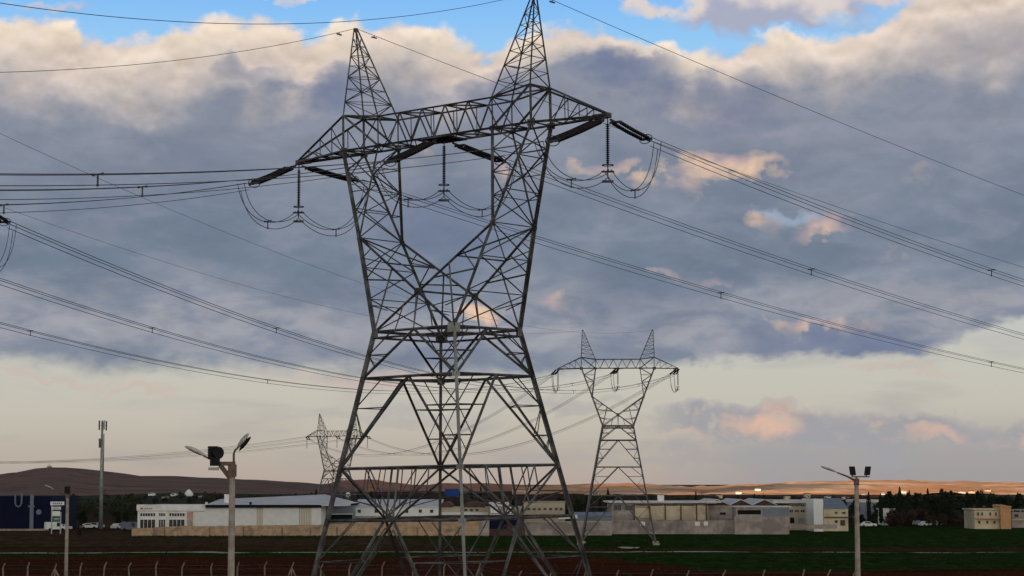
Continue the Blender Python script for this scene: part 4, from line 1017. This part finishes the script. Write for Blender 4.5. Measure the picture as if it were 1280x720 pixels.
# right-hand villa
B = Bld(1217, 1264, 520, 'cream and apricot two-storey house at the right edge before the dark wood', 'house', 12)
B.wall(1218, 1250, 638, None, 'cream'); B.slab(1217, 1250, 635.8, 637.4, 'cream', .2); B.panel(1218, 1249, 647.3, 649, 'orange', 'balcony', .8)
B.wall(1249, 1262, 632.5, None, 'orange', -1.2, 7, 'stair_tower')
b = MB(); xa, xb = B.x(1249), B.x(1262); b.v = [(xa-.3, -1.5, B.z(632.4)), (xb+.3, -1.5, B.z(634)), (xb+.3, 7.2, B.z(634)), (xa-.3, 7.2, B.z(632.4)), (xa+.3, -1.5, B.z(630.6)), (xb+.1, -1.5, B.z(633)), (xb+.1, 7.2, B.z(633)), (xa+.3, 7.2, B.z(630.6))]
b.f = [(3, 2, 1, 0), (4, 5, 6, 7), (0, 1, 5, 4), (1, 2, 6, 5), (2, 3, 7, 6), (3, 0, 4, 7)]; b.build('roof', M['orange'], B.root)
for a_ in (1221, 1226, 1236, 1243): B.window(a_, a_+3, 640, 645, 1, 'cream')
for a_ in (1222, 1232, 1241): B.window(a_, a_+3.5, 650.5, 655, 1, 'cream')
for a_ in (1219, 1231): b = MB(); b.bar((B.x(a_), 1, B.z(636)), (B.x(a_), 1, B.z(632)), .12); b.bar((B.x(a_)-.5, 1, B.z(632.6)), (B.x(a_)+.5, 1, B.z(632.6)), .08); b.build('roof_aerial', M['steel'], B.root)
B = Bld(1264, 1300, 530, 'grey unfinished house cut by the right edge', 'house', 12)
B.wall(1265, 1300, 640, None, 'grey'); B.slab(1264, 1300, 637, 638, 'grey', .3); B.window(1268, 1273, 642, 647, 1, 'grey'); B.panel(1264, 1300, 649, 650.5, 'cream', 'balcony', .6)
for a_ in (1266, 1275, 1284): b = MB(); b.box(B.x(a_), B.x(a_)+.3, 0, .3, B.z(640), B.z(638)); b.build('column', M['grey'], B.root)
# pale house half hidden in the trees
B = Bld(1104, 1118, 560, 'pale grey house half hidden in the dark trees right of the lamp pole', 'house', 8); B.wall(1104, 1117, 637, None, 'white'); B.slab(1103, 1118, 635.6, 637, 'roof_pale', .2); B.panel(1108, 1111, 641, 644, 'glass', 'window', .05)
B = Bld(1072, 1100, 640, 'low pale hall roof seen above the trees beside the right lamp pole', 'hall', 20); B.wall(1072, 1098, 628, None, 'greyblue'); B.slab(1072, 1098, 624.5, 628, 'roof_pale', .3)
# far village houses below the lit hills
bpy.context.view_layer.update()
vil = [(924, 616.5, 'white'), (948, 612.5, 'white'), (1010, 618.5, 'cream'), (1130, 615.5, 'white'), (1236, 613.5, 'cream'), (1036, 622.5, 'white'), (1058, 623.5, 'white'), (1082, 619.5, 'white'), (1106, 618.5, 'white'), (1204, 616.5, 'white'), (1216, 615.4, 'cream'), (985, 621.5, 'cream'), (900, 620, 'cream'), (188, 618.5, 'white'), (216, 619, 'white'), (205, 622, 'grey'), (248, 621, 'grey')]
vl = ['left of the gable crests, on the lit slope', 'high on the orange slope above the second gable', 'between the gables and the white block, cream', 'above the tallest cypress', 'near the right edge on the lit slope', 'behind the gabled hall', 'above the blue-grey roof', 'left of the right lamp pole floodlights', 'right of the right lamp pole', 'above the dark wood', 'above the dark wood, rightmost and cream', 'left of the right lamp arm', 'at the foot of the orange hill', 'left of the white tank on the dark hill', 'just left of the white tank', 'below the white tank, grey', 'right of the white tank, grey']
for (px, py, m_), lb in zip(vil, vl):
    d_ = (at(px, py+1.2, Y=1000)-Vector((0, 0, CZ))).normalized(); hits = []
    for ho in [o_ for o_ in bpy.data.objects if o_.name.startswith('hills')]:
        ok, lo_, no_, fi_ = ho.ray_cast(Vector((0, 0, CZ)), d_)
        if ok: hits.append(lo_.y)
    Y = min(hits) if hits else 1450; yb_ = py+1.6 if hits else 627
    B = Bld(px-3.4, px+3.4, Y, 'tiny far %s house %s' % ('pale' if m_ != 'grey' else 'dull', lb), 'house', 9, 'village_house', 'far village houses')
    B.wall(px-3.2, px+3.2, py-1.2, yb_, m_); gable_roof(B, px-3.2, px+3.2, py-1.2, py-2.2, 'roof_pale' if m_ == 'white' else 'brown', .3)
# water tank and sphere
p = at(236, 618, Y=1400); r_ = empty('water_tank', (p.x, 1400, 0), label='small white domed tank on the slope above the white office block', cat='tank')
b = MB(); lathe(b, (0, 0, p.z-9), (0, 0, p.z+4), [(0, 2.2), (7.5, 2.2), (8.2, 3.0), (9.5, 2.9), (11, 2.0), (12, .9), (12.4, .15)], 14); b.smooth = True; b.build('tank_shell', M['white'], r_)
p = at(435, 618.5, Y=900); r_ = empty('water_tower', (p.x, 900, 0), label='small pale spherical water tower behind the left leg of the large pylon', cat='water tower')
b = MB(); lathe(b, (0, 0, p.z-1.1), (0, 0, p.z+1.1), [(1.1-1.1*math.cos(i*math.pi/8), max(.05, 1.1*math.sin(i*math.pi/8))) for i in range(9)], 12); b.smooth = True; b.build('tank_ball', M['white'], r_)
b = MB(); b.tube([(0, 0, 0), (0, 0, p.z-1)], [.5, .3], 8); b.build('stem', M['steel_pale'], r_)
p = at(62, 581.5, Y=3600); r_ = empty('summit_hut', (p.x, 3598, p.z-7), label='tiny hut on the summit of the left hill', cat='hut'); b = MB(); b.box(-3.5, 3.5, -3, 3, 0, 6); b.build('wall', M['grey'], r_); b = MB(); b.box(-.3, .3, -.3, .3, 6, 9.5); b.build('mast', M['steel'], r_)
# ------------------------------------------------------------------ puddle
wmn = bpy.data.materials.new('muddy_water'); wmn.use_nodes = True; q = wmn.node_tree.nodes['Principled BSDF']; q.inputs['Base Color'].default_value = (.16, .14, .12, 1); q.inputs['Roughness'].default_value = .06
p = at(785, 686.6, z=0.0); b = MB(); b.v = [(0, 0, 0)]
for i in range(28): a_ = 2*math.pi*i/28; rr = 1+.16*math.sin(3*a_+1)+.08*math.sin(7*a_); b.v.append((1.75*rr*math.cos(a_), 5.0*rr*math.sin(a_), 0))
for i in range(28): b.f.append((0, 1+i, 1+(i+1) % 28))
b.build('water', wmn, loc=(p.x, p.y, .28), kind='structure')
# ------------------------------------------------------------------ cars and vans by the totem and mast
def car(px, Y, m_, label, van=False, rz=0.0):
    p = at(px, 640, Y=Y); r_ = empty('parked_van' if van else 'parked_car', (p.x, Y, .0), rz, label, 'van' if van else 'car', 'vehicles parked along the far road')
    L_, H_ = (5.0, 2.1) if van else (4.2, 1.45); b = MB()
    side = [(-L_/2, .35), (L_/2, .35), (L_/2, .85), (L_/2-.15, .95)] + ([(L_/2-.9, 1.15), (L_/2-1.6, H_), (-L_/2+.1, H_), (-L_/2, .9)] if van else [(L_/2-1.1, 1.0), (L_/2-1.7, H_), (-L_/2+1.0, H_), (-L_/2+.35, .98), (-L_/2, .9)])
    n_ = len(side); b.v = [(x_, -.85, z_) for x_, z_ in side]+[(x_, .85, z_) for x_, z_ in side]
    b.f = [tuple(range(n_)), tuple(range(2*n_-1, n_-1, -1))]+[(i, n_+i, n_+(i+1) % n_, (i+1) % n_) for i in range(n_)]
    b.build('body', M[m_], r_)
    for x_ in (-L_*.31, L_*.31):
        for y_ in (-.86, .66): b = MB(); b.cyl((x_, y_, .33), (x_, y_+.2, .33), .33, 12); b.build('wheel', M['black'], r_)
    b = MB(); b.box(-L_/2+1.15 if not van else L_/2-2.4, L_/2-1.6, -.88, .88, 1.02, H_-.12); b.build('window', M['glass'], r_)
    return r_
car(69.5, 500, 'white_metal', 'white van parked under the white sign totem', True, .5)
car(79, 506, 'white_metal', 'white car just left of the thin far-left lamp pole')
car(111, 520, 'white_metal', 'small white car just right of the dark round tree', rz=.3)
car(120, 525, 'lampgrey', 'light grey car left of the telecom mast foot', rz=-.2)
car(149, 515, 'white_metal', 'white car right of the telecom mast foot', rz=1.0)
car(165, 500, 'greyblue', 'pale blue van beside the white office block', True)
car(1085, 540, 'white_metal', 'white car in front of the dark trees by the right lamp pole')
car(1146, 560, 'lampgrey', 'grey car at the edge of the dark wood', rz=1.2)
car(1158, 548, 'white_metal', 'pale car in the middle of the dark wood edge', rz=.4)
car(1168, 552, 'lampgrey', 'light car, right one of three before the dark wood', rz=-.3)
# ------------------------------------------------------------------ trees
def leafmat(name, a, b_):
    m_ = bpy.data.materials.new(name); m_.use_nodes = True; t = m_.node_tree; h = G(t); bs = t.nodes['Principled BSDF']; bs.inputs['Roughness'].default_value = .9; bs.inputs['Specular IOR Level'].default_value = .1
    v = h.n('ShaderNodeTexCoord').outputs['Object']; gi = h.n('ShaderNodeNewGeometry').outputs['Random Per Island']
    h.inp(bs.inputs['Base Color'], h.mix(h.m('MULTIPLY_ADD', h.noise(v, .6, 4, .6), 1.2, h.sub(h.mul(gi, .5), .45), clamp=True), a, b_)); return m_
LM = {'dark': leafmat('dark_conifer_leaf', (.009, .016, .011), (.034, .048, .026)), 'olive': leafmat('olive_scrub_leaf', (.018, .022, .012), (.045, .048, .026)), 'rust': leafmat('bare_twig', (.035, .022, .018), (.075, .048, .038))}
def crown(kind, w, h_, n, sz, seed):
    rnd = random.Random(seed); b = MB(); cl = []
    if kind == 'round':
        for i in range(9): a_ = rnd.uniform(0, 6.28); rr = rnd.uniform(.05, .33)*w; cl.append((rr*math.cos(a_), rr*math.sin(a_), h_*rnd.uniform(.34, .86), w*rnd.uniform(.14, .25)))
        cl.append((0, 0, h_*.6, w*.3))
    for i in range(n):
        if kind == 'round':
            cx, cy, cz, cr_ = rnd.choice(cl); v = Vector((rnd.gauss(0, 1), rnd.gauss(0, 1), rnd.gauss(0, .9))).normalized()*cr_*rnd.uniform(.55, 1.1); c_ = Vector((cx, cy, cz))+v
        else:
            t_ = rnd.random()**1.15; z_ = h_*(.10+.9*t_); rr = w/2*((1-t_)**.75+.03)*(1+.25*math.sin(t_*38+seed))*rnd.uniform(.35, 1.08)
            if kind == 'column': rr = w/2*min(1, (1-t_)*3.5+.05)*min(1, t_*4+.5)*rnd.uniform(.4, 1.12)
            a_ = rnd.uniform(0, 6.28); c_ = Vector((rr*math.cos(a_), rr*math.sin(a_), z_))
        u = Vector((rnd.gauss(0, 1), rnd.gauss(0, 1), rnd.gauss(0, 1))).normalized(); v = u.orthogonal().normalized(); s_ = sz*rnd.uniform(.6, 1.4)
        b.quad(c_-u*s_-v*s_*.6, c_+u*s_-v*s_*.6, c_+u*s_+v*s_*.6, c_-u*s_+v*s_*.6)
    return b
def trunk(h_, w, kind):
    b = MB(); r0 = max(.12, h_*.022); b.tube([(0, 0, 0), (.03*h_, 0, h_*.35), (0, .02*h_, h_*(.75 if kind == 'round' else .95))], [r0, r0*.7, r0*.2], 7)
    if kind == 'round':
        for i in range(5): a_ = i*1.3; b.tube([(0.02*h_, 0, h_*(.28+.06*i)), (w*.22*math.cos(a_), w*.22*math.sin(a_), h_*(.5+.06*i))], [r0*.5, r0*.15], 5)
    return b
CACHE = {}
def tree(px, ytop, Y, wpx, kind, lm, label, group=None, base=0.0, n=None):
    k_ = px2m(Y); h_ = at(640, ytop, Y=Y).z-base; w = wpx*k_; p = at(px, 640, Y=Y); key = (kind, lm, random.randrange(3))
    if key not in CACHE:
        H0, W0 = 10.0, {'round': 8.0, 'cone': 4.0, 'column': 2.4}[kind]; sd_ = len(CACHE)+3
        b = crown(kind, W0, H0, 1500 if kind == 'round' else 900, .24, sd_); me = bpy.data.meshes.new('crown'); me.from_pydata(b.v, [], b.f); me.materials.append(LM[lm])
        t_ = trunk(H0, W0, kind); mt = bpy.data.meshes.new('trunk'); mt.from_pydata(t_.v, [], t_.f); mt.materials.append(M['trunk']); CACHE[key] = (me, mt, H0, W0)
    me, mt, H0, W0 = CACHE[key]; nm = {'round': 'broadleaf_tree', 'cone': 'conifer', 'column': 'cypress'}[kind]
    r_ = empty(nm, (p.x, Y, base), random.uniform(0, 6), label, 'tree', group); sc = (w/W0, w/W0, h_/H0)
    for nm2, m2 in (('trunk', mt), ('crown', me)): o = bpy.data.objects.new(nm2, m2); COL.objects.link(o); o.parent = r_; o.scale = sc
    return r_
tree(102.5, 638, 500, 17, 'round', 'dark', 'dark round tree between the thin left lamp pole and the telecom mast')
tree(148, 639, 540, 9, 'cone', 'dark', 'small dark conifer right of the telecom mast')
tree(158, 636, 545, 12, 'round', 'dark', 'dark tree against the left end of the white office block')
tree(100, 662, 452, 6, 'cone', 'dark', 'small dark bush-like conifer below the round tree')
tree(193, 623, 620, 7, 'cone', 'dark', 'dark conifer above the glazed office windows')
tree(238, 621, 640, 15, 'round', 'dark', 'dark tree just below the white domed tank')
tree(395, 612, 760, 5, 'column', 'dark', 'thin dark cypress behind the left leg of the large pylon')
for i, (px, yt, w_, kd) in enumerate([(448, 617, 14, 'round'), (464, 614, 9, 'cone'), (476, 618, 16, 'round'), (494, 616, 12, 'cone'), (511, 619, 16, 'round'), (530, 618, 14, 'round'), (590, 612, 9, 'cone'), (601, 608, 7, 'cone'), (613, 614, 12, 'cone'), (626, 618, 15, 'round'), (641, 620, 13, 'round'), (655, 619, 12, 'cone'), (700, 620, 12, 'round'), (712, 623, 12, 'cone'), (722, 622, 14, 'round'), (738, 625, 12, 'round'), (750, 618, 7, 'cone'), (760, 611, 5, 'column'), (733, 620, 9, 'cone')]):
    tree(px, yt, 600+random.uniform(-20, 40), w_, kd, 'dark', 'dark evergreen in the tree row behind the sheds and the large pylon legs', 'evergreens behind the large pylon')
for i, (px, yt, w_, kd, lb) in enumerate([(870, 614, 4, 'column', 'thin spire-like cypress above the cream hall roof'), (943, 617, 7, 'cone', 'small conifer above the gabled hall'), (955, 618, 7, 'round', 'low dark tree above the gabled hall, right of the small conifer'),
    (1070, 622, 18, 'round', 'dark tree just behind the top of the right lamp pole'), (1062, 634, 14, 'round', 'dark tree right of the cream two-storey house'), (1086, 615, 5, 'column', 'slim dark cypress right of the right lamp pole'), (1101, 617, 5, 'column', 'second slim cypress right of the right lamp pole'),
    (1114, 614, 8, 'cone', 'dark conifer above the half hidden pale house'), (1125, 609, 6, 'column', 'tallest dark cypress of the wood'), (1137, 613, 8, 'cone', 'conifer right of the tallest cypress'), (1160, 611, 10, 'cone', 'broad dark conifer in the middle of the wood'), (1176, 610, 20, 'round', 'wide crowned dark tree at the top of the wood'), (1190, 614, 12, 'cone', 'conifer right of the wide crowned tree'),
    (1075, 643, 16, 'round', 'low dark bushy tree at the foot of the right lamp pole'), (1092, 640, 14, 'round', 'dark bushy tree left of the half hidden pale house'), (1226, 613, 12, 'round', 'rounded tree top above the cream and apricot house')]):
    tree(px, yt, 560 if yt < 632 else 545, w_, kd, 'dark', lb)
# the wood behind : nobody could count it
rnd = random.Random(5); b = MB()
for i in range(150):
    px = 1100+rnd.random()*300; Y = rnd.uniform(575, 760); yt = 617+rnd.uniform(-3, 7)+(4 if px < 1110 else 0)
    if px > 1245: yt += 3
    H_ = at(640, yt, Y=Y).z; x_ = at(px, 640, Y=Y).x; w_ = rnd.uniform(3, 6)
    cb = crown('round' if rnd.random() < .6 else 'cone', w_, H_, 300, .4, i)
    n0 = len(b.v); b.v += [(v[0]+x_, v[1]+Y, v[2]) for v in cb.v]; b.f += [tuple(n0+q for q in f) for f in cb.f]
    n0 = len(b.v); tr = trunk(H_, w_, 'cone'); b.v += [(v[0]+x_, v[1]+Y, v[2]) for v in tr.v]; b.f += [tuple(n0+q for q in f) for f in tr.f]
b.build('wood', LM['dark'], label='dark mass of trees filling the right side behind the field', cat='wood', kind='stuff')
b = MB()
for i in range(46):
    px = 1108+rnd.random()*108; Y = rnd.uniform(545, 575); H_ = rnd.uniform(3, 6.5); x_ = at(px, 640, Y=Y).x; cb = crown('round', rnd.uniform(2.5, 4), H_, 160, .2, i+90)
    n0 = len(b.v); b.v += [(v[0]+x_, v[1]+Y, v[2]-.8) for v in cb.v]; b.f += [tuple(n0+q for q in f) for f in cb.f]
b.build('bare_thicket', LM['rust'], label='reddish bare thicket along the edge of the dark wood', cat='thicket', kind='stuff')
b = MB()
for i in range(90):
    px = rnd.uniform(60, 175) if i < 45 else rnd.uniform(380, 770); Y = rnd.uniform(640, 820); H_ = rnd.uniform(3, 7); x_ = at(px, 640, Y=Y).x; cb = crown('round', rnd.uniform(4, 8), H_, 110, .3, i+300)
    n0 = len(b.v); b.v += [(v[0]+x_, v[1]+Y, v[2]-.8) for v in cb.v]; b.f += [tuple(n0+q for q in f) for f in cb.f]
for i in range(330):
    px = rnd.uniform(690, 1330) if i < 250 else rnd.uniform(80, 460); Y = rnd.uniform(800, 1500) if i < 250 else rnd.uniform(1150, 1420); H_ = rnd.uniform(1.5, 4.2)*(1.35 if i % 17 == 0 else 1); x_ = at(px, 640, Y=Y).x; cb = crown('round' if i % 3 else 'cone', rnd.uniform(3, 12), H_, 26, .7, i+900)
    zb_ = 0 if i < 250 else 1.5
    n0 = len(b.v); b.v += [(v[0]+x_, v[1]+Y, v[2]-.8+zb_) for v in cb.v]; b.f += [tuple(n0+q for q in f) for f in cb.f]
b.build('distant_scrub', LM['olive'], label='dark olive scrub and hedges behind the low buildings', cat='scrub', kind='stuff')
# rough grass along the foot of the stone wall and field edges
b = MB()
for i in range(5200):
    if i < 3400: x_ = rnd.uniform(at(160, 640, Y=446).x, at(720, 640, Y=446).x); y_ = 447-abs(rnd.gauss(0, 4))
    else: x_ = rnd.uniform(-95, 110); y_ = 346+rnd.gauss(0, 4.5)
    s_ = rnd.uniform(.08, .26); a_ = rnd.uniform(0, 3.14); dx_, dy_ = s_*.5*math.cos(a_), s_*.5*math.sin(a_)
    b.quad((x_-dx_, y_-dy_, -.1), (x_+dx_, y_+dy_, -.1), (x_+dx_*.5, y_+dy_*.5, s_), (x_-dx_*.7, y_-dy_*.7, s_*1.1))
b.build('rough_grass', LM['olive'], label='rough dark grass tufts along the wall foot and the track', cat='grass', kind='stuff')
bpy.context.view_layer.update()
# ------------------------------------------------------------------ weeds, clods and furrows in the near fields
rnd = random.Random(11); b = MB(); c9 = MB()
for i in range(5500):
    y_ = 255+rnd.random()**.8*170; x_ = (rnd.random()-.5)*y_*.56
    if mnoise.noise(Vector((x_*.07, y_*.05, 3))) < -.05: continue
    s_ = rnd.uniform(.08, .22); a_ = rnd.uniform(0, 3.14); dx_, dy_ = s_*.9*math.cos(a_), s_*.9*math.sin(a_); z_ = .22*lump(x_, y_, 1, .02)+.10*lump(x_, y_, 2, .11)
    left = x_/y_ < .05 and y_ < 325
    if left or rnd.random() < .2:
        m = c9; n0 = len(m.v); r_1 = s_*.8
        m.v += [(x_-r_1, y_, z_), (x_, y_-r_1, z_), (x_+r_1*.8, y_, z_), (x_, y_+r_1, z_), (x_+.1*s_, y_, z_+s_*.8)]; m.f += [(n0, n0+1, n0+4), (n0+1, n0+2, n0+4), (n0+2, n0+3, n0+4), (n0+3, n0, n0+4)]
    if not left or rnd.random() < .25:
        b.quad((x_-dx_, y_-dy_, z_-.05), (x_+dx_, y_+dy_, z_-.05), (x_+dx_*.4, y_+dy_*.4, z_+s_), (x_-dx_*.8, y_-dy_*.8, z_+s_*1.2))
LM['weed'] = leafmat('green_weed_leaf', (.010, .026, .007), (.034, .060, .016)); M['clod'] = mat('red_earth_clod', (.075, .028, .016), .95, .5, .3)
b.build('field_weeds', LM['weed'], label='scattered green weeds and wheat tufts in the dark fields', cat='grass', kind='stuff')
c9.build('earth_clods', M['clod'], label='clods of reddish soil in the ploughed foreground field', cat='soil', kind='stuff')
